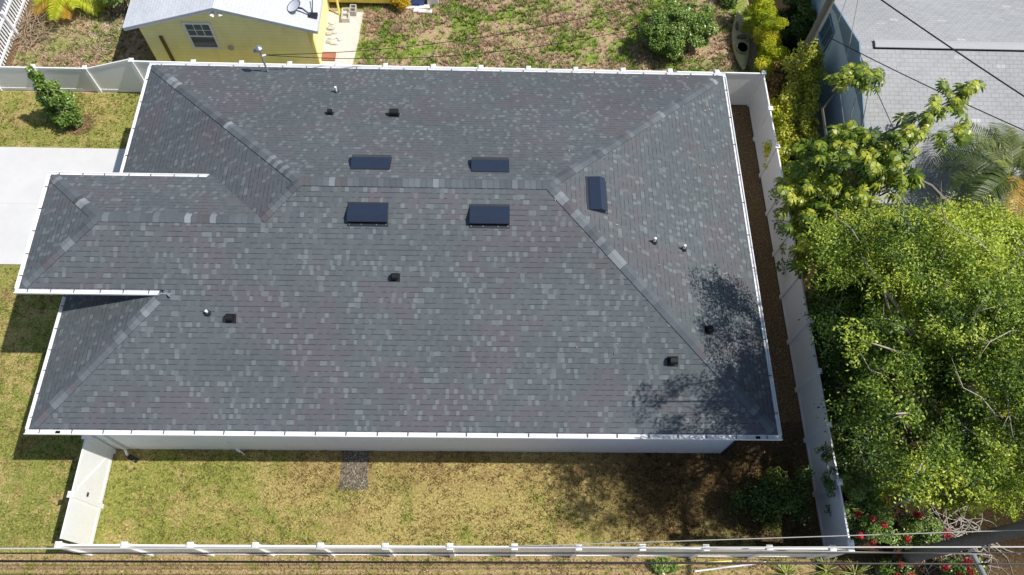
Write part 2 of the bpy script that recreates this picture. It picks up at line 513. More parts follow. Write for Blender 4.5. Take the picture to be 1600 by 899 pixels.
def unit(a): return a / (np.linalg.norm(a, axis=-1, keepdims=True) + 1e-9)
def leaf_quads(C, N, L, W, droop=0.25, T=None):
    n = len(C)
    N = unit(N)
    T = rng.normal(size=(n, 3)) if T is None else T
    T = unit(T - N * (T * N).sum(1, keepdims=True))
    S = np.cross(N, T)
    L = (L * rng.uniform(0.65, 1.25, n))[:, None]
    W = (W * rng.uniform(0.7, 1.2, n))[:, None]
    b = C - T * L * 0.5
    tip = C + T * L * 0.5 - N * L * droop
    r = C + S * W * 0.5 - T * L * 0.05 + N * L * 0.04
    l = C - S * W * 0.5 - T * L * 0.05 + N * L * 0.04
    return np.stack([b, r, tip, l], 1).reshape(-1, 3)

def crown(centres, sizes, per, L, W, up=0.7, spread=0.9, droop=0.25, tintbase=0.45, tintvar=0.18, flat=0.6, weights=None, spray=None, leafvar=0.17):
    """clumps of leaves; returns verts and tint"""
    Vs, Ts = [], []
    for i, (c, s) in enumerate(zip(centres, sizes)):
        n = int(per * (s / np.mean(sizes)) ** 2)
        d = unit(rng.normal(size=(n, 3)))
        rad = rng.uniform(0.25, 1.0, n)[:, None] ** 0.6
        P = d * rad * s
        P[:, 2] *= flat
        if spray is not None:
            o = np.asarray(c) - np.asarray(spray); o[2] *= .6
            o = unit(o + rng.normal(size=3) * .55 * np.linalg.norm(o))
            sd_ = unit(np.cross(o, [0, 0, 1.0])); upv = np.cross(sd_, o)
            tt = rng.uniform(-1, 1, n)
            nb = 5
            br = rng.integers(0, nb, n); ang = np.linspace(-.75, .75, nb)[br] + rng.normal(size=n) * .07
            ln = (tt * .5 + .5) * 1.9
            P = (o * (np.cos(ang) * ln - .8)[:, None] + sd_ * (np.sin(ang) * ln)[:, None] + upv * (rng.normal(size=n) * .10 - .12 * ln ** 2 + rng.normal(size=nb)[br] * .15)[:, None] + rng.normal(size=(n, 3)) * .14) * s
        N = unit(d * 0.5 + np.array([0, 0, up]) + rng.normal(size=(n, 3)) * spread * 0.6)
        Vs.append(leaf_quads(np.asarray(c) + P, N, L, W, droop))
        tb = tintbase + rng.normal() * tintvar
        if weights is not None: tb += weights[i]
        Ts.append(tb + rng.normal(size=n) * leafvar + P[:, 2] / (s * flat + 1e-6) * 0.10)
    return np.concatenate(Vs), np.concatenate(Ts)

def shell_points(n, c, r, lo=0.55, bottom=-0.55, seed_push=0.22, power=1.0):
    pts = []
    c, r = np.asarray(c, float), np.asarray(r, float)
    ph = rng.uniform(0, 6.28, 6)
    while len(pts) < n:
        d = unit(rng.normal(size=3))
        if d[2] < bottom: continue
        a = math.atan2(d[1], d[0])
        lump = 1 + seed_push * (math.sin(2 * a + ph[0]) * 0.5 + math.sin(3 * a + ph[1] + 2 * d[2]) * 0.5 + math.sin(5 * a + ph[2]) * 0.3)
        k = rng.uniform(lo, 1.0) ** power
        pts.append(c + d * r * k * lump)
    return np.array(pts)

def limbs(mb, base, mid, tips, r0, sides=6):
    base, mid = Vector(base), Vector(mid)
    q1 = base.lerp(mid, 0.5) + Vector((random.uniform(-.15, .15), random.uniform(-.15, .15), 0))
    mb.tube([base, q1, mid], [r0, r0 * 0.85, r0 * 0.7], 9)
    for tp in tips:
        tp = Vector(tp)
        st = q1.lerp(mid, random.uniform(0.2, 1.0))
        d = tp - st
        p1 = st + d * 0.35 + Vector((random.uniform(-.3, .3), random.uniform(-.3, .3), d.length * 0.10))
        p2 = st + d * 0.7 + Vector((random.uniform(-.3, .3), random.uniform(-.3, .3), d.length * 0.06))
        rr = r0 * random.uniform(0.28, 0.42)
        mb.tube([st, p1, p2, tp], [rr, rr * 0.7, rr * 0.45, rr * 0.18], sides)

# ------------------------------------------------------------------ house dimensions
XA, XB, X1, Y0, Y1, HE, P = -12.8213, -13.4786, 6.7178, 3.3801, 16.1145, 3.8522, 0.4109
YN, YS, XW, XW2, XR = 10.7097, 6.8219, -13.9443, -14.0473, -11.8369
D = (Y1 - Y0) / 2
YR = Y0 + D
ZR = HE + P * D
HW = HE + P * (YS - Y0)
WD = (YN - YS) / 2
ZW = HW + P * WD
cth = 1 / math.sqrt(1 + P * P)
sth = P * cth
XF0, FS, YF, XE, YNE, FH = -12.9079, 1.7768, 0.85, 8.9456, 17.9666, 1.83

# ------------------------------------------------------------------ ground
def sheet(name, x0, x1, y0, y1, z, mat):
    mb = MB()
    mb.face([(x0, y0, z), (x1, y0, z), (x1, y1, z), (x0, y1, z)])
    o = mb.build(name, mat, None, origin=((x0 + x1) / 2, (y0 + y1) / 2, 0))
    tag(o, kind='structure')
    return o
sheet('ground', -400, 400, -400, 400, 0, M['soil_ground'])
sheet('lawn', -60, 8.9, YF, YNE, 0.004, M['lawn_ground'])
sheet('back_yard', -20.4, 9.7, YNE, 60, 0.004, M['yard_ground'])
sheet('verge', -60, 8.6, -12, YF, 0.004, M['strip_ground'])
mb = MB()
edge = [(8.9, 3.9), (8.9, YNE), (5.9, YNE), (5.9, 4.1), (6.4, 3.8), (6.9, 4.0), (7.4, 3.7), (7.9, 4.0), (8.4, 3.75)]
mb.face([(x, y, 0.008) for x, y in edge])
tag(mb.build('soil_bed', M['soil_ground'], None, origin=(7.5, 9, 0)), kind='structure')
sheet('road', -60, -21.3, 18.6, 60, 0.008, M['asphalt_grey'])
mb = MB(); mb.box(-40, -12.6, 10.38, 15.32, -0.1, 0.05)
tag(mb.build('driveway', M['drive'], None, origin=(-20, 12.8, 0)), kind='structure')
# gravel pad by the wall
mb = MB()
gx0, gx1 = -5.83, -4.95
gp_ = []
for (xa_, ya_, xb_, yb_) in ((gx0, 2.74, gx1, 2.74), (gx1, 2.74, gx1, 3.98), (gx1, 3.98, gx0, 3.98), (gx0, 3.98, gx0, 2.74)):
    for k in range(9):
        gp_.append((xa_ + (xb_ - xa_) * k / 9 + random.uniform(-.035, .035), ya_ + (yb_ - ya_) * k / 9 + random.uniform(-.035, .035), 0.012))
mb.face(gp_)
tag(mb.build('gravel_path', M['gravel'], None, origin=(-5.4, 3.3, 0)), kind='structure')
# cracked concrete path beside the yellow house
mb = MB()
edge = [(-8.2, 18.4), (-7.45, 18.4), (-7.0, 19.3), (-6.88, 20.2), (-6.82, 21.0), (-6.8, 21.6), (-6.75, 22.5), (-8.3, 22.5)]
b = [(x, y, -0.02) for x, y in edge]; tp = [(x, y, 0.035) for x, y in edge]
n = len(edge)
mb.poly(b + tp, [tuple(range(n, 2 * n))] + [(i, (i + 1) % n, n + (i + 1) % n, n + i) for i in range(n)])
tag(mb.build('concrete_path', M['concrete_pale'], None, origin=(-7.5, 20, 0)), kind='structure')

# grass blades
def blades(name, rects, dens, h, w, mat, nb=5, label=None, holes=()):
    Vs, Ts = [], []
    for (x0, x1, y0, y1) in rects:
        n = int((x1 - x0) * (y1 - y0) * dens)
        C = np.stack([rng.uniform(x0, x1, n), rng.uniform(y0, y1, n), np.full(n, 0.005)], 1)
        keep = np.ones(n, bool)
        for (a, b_, c_, d_) in holes:
            keep &= ~((C[:, 0] > a) & (C[:, 0] < b_) & (C[:, 1] > c_) & (C[:, 1] < d_))
        # patchy density
        pn = np.sin(C[:, 0] * 1.7 + 1.3 * np.sin(C[:, 1] * 1.1)) + np.sin(C[:, 1] * 2.3 + 1.7 * np.sin(C[:, 0] * 0.9))
        keep &= rng.uniform(-2.6, 1.4, n) < pn
        C = C[keep]; n = len(C)
        tt = rng.uniform(0, 1, n)
        for k in range(nb):
            a = rng.uniform(0, 6.283, n)
            dr = np.stack([np.cos(a), np.sin(a), np.zeros(n)], 1)
            sd_ = np.stack([-np.sin(a), np.cos(a), np.zeros(n)], 1)
            hh = (h * rng.uniform(0.5, 1.3, n))[:, None]
            b0 = C + dr * rng.uniform(0, 0.03, n)[:, None]
            tip = b0 + dr * hh * rng.uniform(0.3, 1.1, n)[:, None] + np.array([0, 0, 1]) * hh
            Vs.append(np.stack([b0 - sd_ * w, b0 + sd_ * w, tip], 1).reshape(-1, 3))
            Ts.append(tt * 0.6 + rng.uniform(0, 0.4, n))
    o = np_mesh(name, np.concatenate(Vs), 3, mat, None, np.concatenate(Ts), origin=(0, 0, 0))
    tag(o, label, 'grass', kind='stuff')
    return o
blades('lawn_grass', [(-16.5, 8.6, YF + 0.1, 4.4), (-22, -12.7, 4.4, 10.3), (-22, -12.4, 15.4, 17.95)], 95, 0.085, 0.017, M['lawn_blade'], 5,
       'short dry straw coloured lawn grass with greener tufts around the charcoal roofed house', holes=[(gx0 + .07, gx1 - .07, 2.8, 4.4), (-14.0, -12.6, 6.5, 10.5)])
blades('yard_grass', [(-20.3, -14.8, 18.2, 24), (-6.7, 9.2, 18.1, 24.5)], 95, 0.15, 0.020, M['yard_blade'], 7,
       'patchy green weeds and grass of the yards behind the white fence')
blades('verge_grass', [(-16.5, 8.2, -1.5, YF - 0.08)], 90, 0.085, 0.016, M['strip_blade'], 5, 'dry tan grass strip outside the white fence under the cables')
# fallen leaves
def litter(name, rects, dens, label, tb=0.5):
    Vs, Ts = [], []
    for (x0, x1, y0, y1) in rects:
        n = int((x1 - x0) * (y1 - y0) * dens)
        C = np.stack([rng.uniform(x0, x1, n), rng.uniform(y0, y1, n), rng.uniform(0.015, 0.05, n)], 1)
        pn = np.sin(C[:, 0] * 1.1 + 2) + np.sin(C[:, 1] * 1.9 + C[:, 0] * 0.7)
        C = C[rng.uniform(-1.8, 2.2, n) < pn]; n = len(C)
        Vs.append(leaf_quads(C, np.array([0, 0, 1]) + rng.normal(size=(n, 3)) * 0.35, 0.085, 0.05, 0.1))
        Ts.append(rng.normal(tb, 0.25, n))
    tag(np_mesh(name, np.concatenate(Vs), 4, M['litter'], None, np.concatenate(Ts), origin=(0, 0, 0)), label, 'leaf litter', kind='stuff')
litter('leaf_litter', [(-20, -15, 18.2, 24), (-6.5, 9, 18.1, 24.5)], 70, 'pinkish brown fallen leaves scattered over the yards behind the white fence', 0.62)
litter('soil_litter', [(6.2, 8.8, 1, 17.8), (9.1, 14, -3, .6)], 45, 'dead brown leaves on the bare soil beside the tall side fence', 0.3)

# ------------------------------------------------------------------ the house
house = empty('house', (-3.4, YR, 0), 'large single storey house with charcoal shingle hip roof, white gutters and black roof vents', 'house')
ov = 0.58
E_ = 0.125
# walls
mb = MB()
mb.box(XA + ov, X1 - ov, Y0 + ov, Y1 - ov, -0.05, HE - 0.12)
mb.box(XB + ov, XA + ov - 0.003, Y0 + ov, 8.0, -0.05, HE - 0.12)
mb.build('wall', M['stucco'], house)
mb = MB(); mb.box(-13.35, XA + ov - 0.01, 8.003, 10.2, -0.05, HW - 0.13)
mb.build('wing_wall', M['stucco'], house)
def ps(x, y): return Vector((x, y, HE + P * (y - Y0)))
def pn_(x, y): return Vector((x, y, HE + P * (Y1 - y)))
def pe(x, y): return Vector((x, y, HE + P * (X1 - x)))
def pwu(x, y): return Vector((x, y, HE + P * (x - XA)))
def pwl(x, y): return Vector((x, y, HE + P * (x - XB)))
AE = Vector((X1 - D, YR, ZR)); AW = Vector((XA + D, YR, ZR))
J = Vector((XA + (ZW - HE) / P, YS + WD, ZW))
WRR = Vector((XR, YS + WD, ZW))
V_ = Vector((XA + (HW - HE) / P, YN, HW))
G_ = Vector((XB + (HW - HE) / P, YS, HW))
def pwn(x, y): return Vector((x, y, HW + P * (YN - y)))
ra = MB()
def rface(pts, u_ax, v_of):
    ra.face(pts, [(p.dot(u_ax), v_of(p)) for p in pts])
X_, Y_, Z_ = Vector((1, 0, 0)), Vector((0, 1, 0)), Vector((0, 0, 1))
tS = (YS + WD - (YS + E_)) / WD
WSW = ps(XW + E_ + 0.02, YS + E_)
rface([ps(XB + E_, Y0 + E_), ps(X1 - E_, Y0 + E_), AE, AW, J, WRR, WSW, ps(G_.x + 0.1, YS + E_)], X_, lambda p: (p.y - Y0) / cth)
rface([pn_(X1 - E_, Y1 - E_), pn_(XA + E_, Y1 - E_), AW, AE], X_, lambda p: (Y1 - p.y) / cth + 300.05)
rface([pe(X1 - E_, Y0 + E_), pe(X1 - E_, Y1 - E_), AE], Y_, lambda p: (X1 - p.x) / cth + 500.02)
rface([pwu(XA + E_, Y1 - E_), pwu(XA + E_, 10.0), pwu(V_.x, 10.0), V_, J, AW], Y_, lambda p: (p.x - XA) / cth + 700.1)
WNW = pwn(XW2 + E_ + 0.02, YN - E_)
rface([WNW, WRR, J, V_, pwn(V_.x - 0.1, YN - E_)], X_, lambda p: (YN - p.y) / cth + 900.07)
nW = (WNW - WSW).normalized()
rface([WSW, WRR, WNW], Y_, lambda p: (p - WSW).dot(nW.cross((WRR - WSW).cross(nW)).normalized()) * -1 + 1100 if False else (p.x - XW) / cth + 1100)
rface([pwl(XB + E_, Y0 + E_), G_, pwl(G_.x, 7.6), pwl(XB + E_, 7.6)], Y_, lambda p: (p.x - XB) / cth + 1300.04)
roof = ra.build('roof', M['shingle_charcoal'], house)
# ridge caps: one strip per hip or ridge
PAL = [(0.095, 0.108, 0.12), (0.105, 0.118, 0.13), (0.115, 0.128, 0.138), (0.135, 0.15, 0.16), (0.18, 0.195, 0.205), (0.235, 0.25, 0.258), (0.100, 0.097, 0.106), (0.085, 0.093, 0.103)]
PW = [4, 5, 4, 3, 1.8, 1.0, 1.6, 1.4]
def caps(A, B, n1, n2, w=0.155):
    A, B = Vector(A), Vector(B)
    d = (B - A).normalized()
    s1 = n1.cross(d).normalized(); s2 = n2.cross(d).normalized()
    up = (n1 + n2).normalized()
    if s1.dot(n2) > 0: s1 = -s1
    if s2.dot(n1) > 0: s2 = -s2
    L = (B - A).length
    n = max(1, int(L / 0.165)); st = L / n
    mb = MB()
    shv = None
    for i in range(n):
        if shv is None or random.random() < 0.72:
            shv = random.choices(PAL, PW)[0]
        k = random.uniform(0.9, 1.1)
        c = tuple(x * k for x in shv)
        a0 = A + d * (st * i - 0.02) + up * 0.028
        a1 = A + d * (st * (i + 1) + 0.01) + up * 0.017
        for s_ in (s1, s2):
            e0, e1 = a0 + s_ * w, a1 + s_ * w
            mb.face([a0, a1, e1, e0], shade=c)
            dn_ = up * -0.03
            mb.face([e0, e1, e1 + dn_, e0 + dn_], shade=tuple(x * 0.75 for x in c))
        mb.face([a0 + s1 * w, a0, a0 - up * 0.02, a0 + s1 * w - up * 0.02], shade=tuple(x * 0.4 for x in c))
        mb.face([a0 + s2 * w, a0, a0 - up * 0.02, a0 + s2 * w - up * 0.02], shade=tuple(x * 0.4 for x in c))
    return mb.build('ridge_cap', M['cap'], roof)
nS, nN, nE, nWw = Vector((0, -sth, cth)), Vector((0, sth, cth)), Vector((sth, 0, cth)), Vector((-sth, 0, cth))
caps(ps(X1 - .25, Y0 + .25), AE, nS, nE)
caps(pn_(X1 - .25, Y1 - .25), AE, nN, nE)
caps(pn_(XA + .25, Y1 - .25), AW, nN, nWw)
caps(J, AW, nS, nWw)
caps(AW, AE, nS, nN)
caps(ps(XB + .25, Y0 + .25), G_ - Vector((.12, .12, .05)), nS, nWw)
caps(WRR, J, nS, nN)
nWing = (WRR - WSW).cross(WNW - WSW).normalized()
if nWing.z < 0: nWing = -nWing
caps(WSW + (WRR - WSW) * 0.06, WRR, nS, nWing)
caps(WNW + (WRR - WNW) * 0.06, WRR, nN, nWing)
# soffit and fascia
mb = MB()
mb.box(XA + .14, X1 - .14, Y0 + .14, Y1 - .14, HE - 0.15, HE - 0.118)
mb.box(XB + .14, XA + .137, Y0 + .14, 8.2, HE - 0.15, HE - 0.118)
mb.box(XW2 + .14, -11.2, YS + .14, YN - .14, HW - 0.15, HW - 0.118)
mb.build('soffit', M['gutter_white'], house)
GPROF = [(0, 0.0), (0, -0.13), (-0.095, -0.13), (-0.14, -0.06), (-0.14, 0.012), (-0.118, 0.012), (-0.112, -0.025), (-0.085, -0.035), (-0.014, -0.035), (-0.014, 0.0)]
hang_me = None
def gutter(p0, p1, out, n, ext0=0.0, ext1=0.0):
    """p0,p1: outer gutter line; out: unit outward"""
    global hang_me
    p0, p1 = Vector(p0), Vector(p1)
    d = (p1 - p0).normalized()
    a0, a1 = p0 - d * ext0 - out * 0.14, p1 + d * ext1 - out * 0.14
    g = MB()
    g.extrude(GPROF, a0, a1, -out, Z_)
    # fascia board behind
    g.obox((a0 + a1) / 2, d, out, Z_, (a1 - a0).length - 0.006, 0.022, 0.15, 0, -0.014, -0.058)
    go = g.build('gutter', M['gutter_white'], house)
    L = (a1 - a0).length
    for i in range(n):
        q = a0 + d * (L * (i + 0.5 + random.uniform(-.05, .05)) / n) + out * 0.072
        h = MB()
        h.obox(q, d, out, Z_, 0.022, 0.125, 0.012, 0, 0, -0.004)
        h.build('hanger', M['hanger_grey'], go)  # dark colour stands for the shadow tick of a white hanger
    return go
S_, N_, W_, E2 = Vector((0, -1, 0)), Vector((0, 1, 0)), Vector((-1, 0, 0)), Vector((1, 0, 0))
gutter((XB, Y0, HE), (X1, Y0, HE), S_, 25)
gutter((XA, Y1, HE), (X1, Y1, HE), N_, 24)
gutter((X1, Y0 + .143, HE), (X1, Y1 - .143, HE), E2, 11)
gutter((XA, YN + .1, HE), (XA, Y1 - .143, HE), W_, 5)
gutter((XB, Y0 + .143, HE), (XB, 7.4, HE), W_, 6)
gutter((XW, YS, HW), (G_.x - .05, YS, HW), S_, 6)
gutter((XW2, YN, HW), (V_.x - .05, YN, HW), N_, 7)
wd_ = (Vector((XW2, YN, HW)) - Vector((XW, YS, HW))).normalized()
gutter(Vector((XW, YS, HW)) + wd_ * .143, Vector((XW2, YN, HW)) - wd_ * .143, Vector((-wd_.y, wd_.x, 0)), 5)
for (ox_, oy_) in ((at(88, 680, HE).x, Y0 + .07), (at(1185, 684, HE).x, Y0 + .07)):
    mb = MB(); mb.box(ox_ - .06, ox_ + .06, oy_ - .035, oy_ + .035, HE - .034, HE - .022); mb.build('gutter_outlet', M['dark_hole'], house)
# flashing beside the wing eave
mb = MB(); fd = Vector((1, -.75, 0)).normalized()
q = G_ + Vector((.16, .03, .03))
mb.obox(q, Vector((.72, -.62, .3)).normalized(), Vector((.62, .72, 0)).normalized(), Z_, 0.34, 0.05, 0.03)
mb.obox(G_ + Vector((.05, .0, .01)), X_, Y_, Z_, 0.35, 0.03, 0.06, 0.05, 0.02, 0)
mb.build('flashing', M['galv'], house)

# slant-back roof vents
PLN = {'S': (HE - P * Y0, 0, P, X_, Vector((0, -cth, -sth)), nS),
       'N': (HE + P * Y1, 0, -P, -X_, Vector((0, cth, -sth)), nN),
       'E': (HE + P * X1, -P, 0, Y_, Vector((cth, 0, -sth)), nE),
       'W': (HE - P * XB, P, 0, Y_, Vector((-cth, 0, -sth)), nWw)}
def slant_vent(px, py, k, w=1.08, dp=0.50):
    a, b, c, u, dn, n = PLN[k]
    o = on_plane(px, py, a, b, c)
    prof = [(-dp / 2, 0.012), (-dp / 2 + .04, 0.045), (dp / 2 - .19, 0.175), (dp / 2 - .02, 0.150), (dp / 2, 0.125), (dp / 2 - .02, 0.06), (dp / 2 - .03, 0.012)]
    mb = MB()
    mb.extrude(prof, o - u * (w / 2), o + u * (w / 2), dn, n)
    v = mb.build('slant_vent', M['vent_metal'], house)
    mb = MB()
    mb.obox(o, u, dn, n, w + 0.02, dp + 0.16, 0.012, 0, 0.02, 0.008)
    mb.build('flange', M['black_metal'], v)
    mb = MB()
    mb.obox(o, u, dn, n, w - 0.05, 0.016, 0.055, 0, dp / 2 + 0.001, 0.06)
    mb.build('louvre', M['dark_hole'], v)
    for q in (-.46, -.16, .22, .46):
        mb = MB()
        mb.obox(o, u, dn, n, 0.022, 0.022, 0.012, q * w, dp / 2 + 0.05, 0.02)
        mb.build('screw', M['steel'], v)
slant_vent(580, 256, 'N'); slant_vent(766, 260, 'N', 1.05)
slant_vent(575, 334, 'S'); slant_vent(765, 337, 'S')
slant_vent(931, 305, 'E', 1.08)

def goose_vent(px, py, k, s=1.0, wide=1.0):
    a, b, c, u, dn, n = PLN[k]
    o = on_plane(px, py, a, b, c)
    r, h = 0.075 * s, 0.17 * s
    mb = MB()
    mb.tube([o + n * 0.01, o + Z_ * h * 0.7], r * 0.9, 12)
    # hood: half drum on top, opening down slope
    N_a = 7
    prof = [(-r, 0.0)] + [(r * 1.25 * math.cos(math.pi * (1 - i / N_a)) + 0.02, h * 0.55 + r * 1.1 * math.sin(math.pi * i / N_a)) for i in range(N_a + 1)] + [(r * 1.25, 0.03), (r * 0.9, 0.03)]
    hx = dn.copy(); hx.z = 0; hx.normalize()
    mb.extrude(prof, o - u * (r * 1.15 * wide) + Z_ * .03, o + u * (r * 1.15 * wide) + Z_ * .03, hx, Z_)
    v = mb.build('goose_vent', M['matte_black'], house)
    mb = MB()
    mb.obox(o, u, dn, n, 0.26 * s * (0.6 + 0.4 * wide), 0.24 * s, 0.01, 0, 0, 0.008)
    mb.build('flange', M['matte_black'], v)
goose_vent(516, 178, 'N', 0.8); goose_vent(616, 180, 'N', 1.05, 1.5)
goose_vent(618, 434, 'S', 0.95); goose_vent(361, 498, 'S', 1.05)
goose_vent(1107, 517, 'E', 0.95); goose_vent(1051, 565, 'S', 1.15)
def pipe_vent(px, py, k, h=0.3):
    a, b, c, u, dn, n = PLN[k]
    o = on_plane(px, py, a, b, c)
    mb = MB(); mb.tube([o - n * 0.02, o + Z_ * h], 0.036, 12)
    v = mb.build('vent_pipe', M['pipe_white'], house)
    mb = MB(); mb.tube([o + n * 0.004, o + n * 0.05, o + n * 0.09], [0.09, 0.06, 0.05], 12)
    mb.build('boot', M['black_metal'], v)
pipe_vent(526, 144, 'N', 0.24); pipe_vent(325, 490, 'S', 0.17); pipe_vent(1022, 379, 'E', 0.24); pipe_vent(1068, 390, 'E', 0.24)

# a few blown leaves on the shingles near the trees
n = 90
lx = X1 - .3 - rng.exponential(1.6, n); lx = np.clip(lx, -8, X1 - .3); ly = rng.uniform(Y0 + .3, Y1 - .3, n)
lz = np.minimum(np.minimum(HE + P * (X1 - lx), HE + P * (ly - Y0)), HE + P * (Y1 - ly)) + .02
tag(np_mesh('roof_leaves', leaf_quads(np.stack([lx, ly, lz], 1), np.array([0.1, 0, 1]) + rng.normal(size=(n, 3)) * .3, .07, .04, .1), 4, M['litter'], None, rng.uniform(.2, .9, n), origin=(0, 0, 0)), 'few blown leaves scattered on the charcoal shingles near the trees', 'fallen leaves', kind='stuff')

# service mast through the north eave
mo = on_plane(418, 112, PLN['N'][0], PLN['N'][1], PLN['N'][2])
mx, my = mo.x, mo.y
mb = MB(); mb.tube([(mx, my, mo.z - .1), (mx, my, mo.z + 0.95)], 0.032, 10)
mast = mb.build('service_mast', M['galv'], house)
mb = MB()
mt = Vector((mx, my, mo.z + 0.95))
prof = []
mb.tube([mt, mt + Z_ * .06, mt + Z_ * .15, mt + Z_ * .2], [0.06, 0.13, 0.11, 0.02], 14)
mb.tube([mt + Vector((-.08, .02, .06)), mt + Vector((-.17, .05, .02)), mt + Vector((-.2, .06, -.08))], [.06, .06, .05], 10)
mb.build('weatherhead', M['steel'], mast)
mb = MB(); mb.tube([mt + Vector((0, 0, -.22)), mt + Vector((.14, .03, -.2))], [.035, .03], 8)
mb.build('insulator', M['pipe_white'], mast)
# downspouts and hose tap on the south wall
yw = Y0 + ov
mb = MB()
def on_y(u, w, y):
    r = ray(u, w); t_ = (y - CLOC.y) / r.y
    return CLOC + r * t_
dq = on_y(168, 685, yw - .06)
mb.tube([(dq.x - .1, Y0 + .1, HE - .14), (dq.x - .06, yw - .06, HE - .6), (dq.x - .04, yw - .06, 0.22), (dq.x, yw - .2, 0.07)], 0.04, 8)
dso = mb.build('downspout', M['pipe_white'], house)
mb = MB(); mb.extrude([(-.07, 0), (.07, 0), (.07, .05), (.05, .02), (-.05, .02), (-.07, .05)], (dq.x + .02, yw - .22, .012), (dq.x + .34, yw - .38, .012), Vector((.5, .86, 0)), Z_)
mb.build('splash_block', M['black_metal'], dso)
mb = MB()
mb.tube([(X1 - ov + .06, Y0 + .1, HE - .14), (X1 - ov + .06, yw - .03, HE - .5), (X1 - ov + .06, yw - .03, 0.05)], 0.05, 8)
mb.build('downspout', M['black_metal'], house)
hb = at(383, 706, 0)
mb = MB(); mb.tube([(hb.x, yw - .16, 0), (hb.x, yw - .16, 0.75)], 0.022, 8); mb.tube([(hb.x - .05, yw - .16, .75), (hb.x + .08, yw - .24, .72)], .03, 8)
mb.box(hb.x - .3, hb.x - .22, yw - .06, yw - .003, 0.9, 1.02)
mb.build('hose_tap', M['pipe_white'], house)

# ------------------------------------------------------------------ vinyl fences
def inst(src, name, parent, loc, rz=0.0):
    o = src.copy(); o.name = name; col.objects.link(o); o.parent = parent
    o.location = loc; o.rotation_euler = (0, 0, rz)
    return o
def mk_post(h):
    mb = MB(); mb.box(-.07, .07, -.07, .07, 0, h + 0.05)
    me = bpy.data.meshes.new('post'); me.from_pydata(mb.v, [], mb.f); me.materials.append(M['vinyl'])
    c = MB(); z = h + 0.052
    V = [(-.088, -.088, z), (.088, -.088, z), (.088, .088, z), (-.088, .088, z), (-.088, -.088, z + .03), (.088, -.088, z + .03), (.088, .088, z + .03), (-.088, .088, z + .03), (0, 0, z + .075)]
    c.poly(V, [(0, 3, 2, 1), (0, 1, 5, 4), (1, 2, 6, 5), (2, 3, 7, 6), (3, 0, 4, 7), (4, 5, 8), (5, 6, 8), (6, 7, 8), (7, 4, 8)])
    cm = bpy.data.meshes.new('post_cap'); cm.from_pydata(c.v, [], c.f); cm.materials.append(M['vinyl'])
    return me, cm
POST = {}
def add_post(root, p, h):
    k = round(h, 2)
    if k not in POST: POST[k] = mk_post(h)
    me, cm = POST[k]
    b = base_of(root)
    o = link('post', me, None, root, Vector(p) - b)
    link('post_cap', cm, None, o)
def add_panel(root, p, q, hp, hq, name='panel'):
    """panel between post centres p and q, top heights hp/hq"""
    p, q = Vector(p), Vector(q)
    d = (q - p).normalized(); L = (q - p).length; s = Vector((-d.y, d.x, 0))
    a, b = p + d * 0.066, q - d * 0.066
    mb = MB()
    nb = max(3, int(L / 0.15))
    pts = []
    for i in range(nb):
        x0 = a + (b - a) * (i / nb) + d * 0.0004; x1 = a + (b - a) * ((i + 1) / nb) - d * 0.0004
        h0 = hp + (hq - hp) * (i / nb) - 0.06; h1 = hp + (hq - hp) * ((i + 1) / nb) - 0.06
        V = []
        for (pt, h) in ((x0, h0), (x1, h1)):
            for sg in (-.011, .011):
                V += [pt + s * sg + Z_ * 0.06, pt + s * sg + Z_ * h]
        mb.poly(V, [(0, 1, 5, 4), (2, 6, 7, 3), (0, 2, 3, 1), (4, 5, 7, 6), (1, 3, 7, 5), (0, 4, 6, 2)])
    x0, x1 = a, b
    pan = mb.build(name, M['vinyl'], root)
    for z0p, z0q in ((hp - .08, hq - .08), (0.04, 0.04)):
        r_ = MB()
        V = []
        for (pt, z0) in ((a, z0p), (b, z0q)):
            for sg in (-.025, .025):
                V += [pt + s * sg + Z_ * z0, pt + s * sg + Z_ * (z0 + 0.13 if z0 < .1 else z0 + .1)]
        r_.poly(V, [(0, 1, 5, 4), (2, 6, 7, 3), (0, 2, 3, 1), (4, 5, 7, 6), (1, 3, 7, 5), (0, 4, 6, 2)])
        r_.build('rail', M['vinyl'], pan)
    return pan
def fence(name, pts, hs, label, skip_first=False, skip_last=False):
    root = empty(name, pts[0], label, 'fence')
    for i, (p, h) in enumerate(zip(pts, hs)):
        if (i == 0 and skip_first) or (i == len(pts) - 1 and skip_last): continue
        add_post(root, p, max(h, 0))
    for i in range(len(pts) - 1):
        add_panel(root, pts[i], pts[i + 1], hs[i], hs[i + 1])
    return root
sp = [(XF0 + FS * i, YF, 0) for i in range(13)] + [(XE - .02, YF, 0)]
fence('vinyl_fence', sp, [FH] * 14, 'long white vinyl privacy fence along the bottom lawn, under the cables')
ep = [(XE, YF + .14 + (YNE - YF - .14) * i / 10, 0) for i in range(11)]
fence('vinyl_fence', ep, [FH] * 11, 'white vinyl side fence in shade between the house and the trees', skip_last=True)
np_ = [(XE - FS * .7 * 0 - i * FS, YNE, 0) for i in range(13)] + [(-14.66, YNE + .02, 0)]
fence('vinyl_fence', np_, [FH] * 14, 'white vinyl back fence mostly hidden behind the top gutter')
wp = [(-22.4, 18.06, 0), (-20.48, 18.06, 0), (-18.55, 18.06, 0), (-16.63, 18.06, 0), (-14.74, 18.06, 0)]
wr = empty('vinyl_fence', wp[0], 'lower white fence left of the roof, its last panel sloping up', 'fence')
whs = [1.3, 1.3, 1.3, 1.3, 1.83]
for p_, h in zip(wp[:-1], whs): add_post(wr, p_, h)
for i in range(4): add_panel(wr, wp[i], wp[i + 1], whs[i], whs[i + 1])
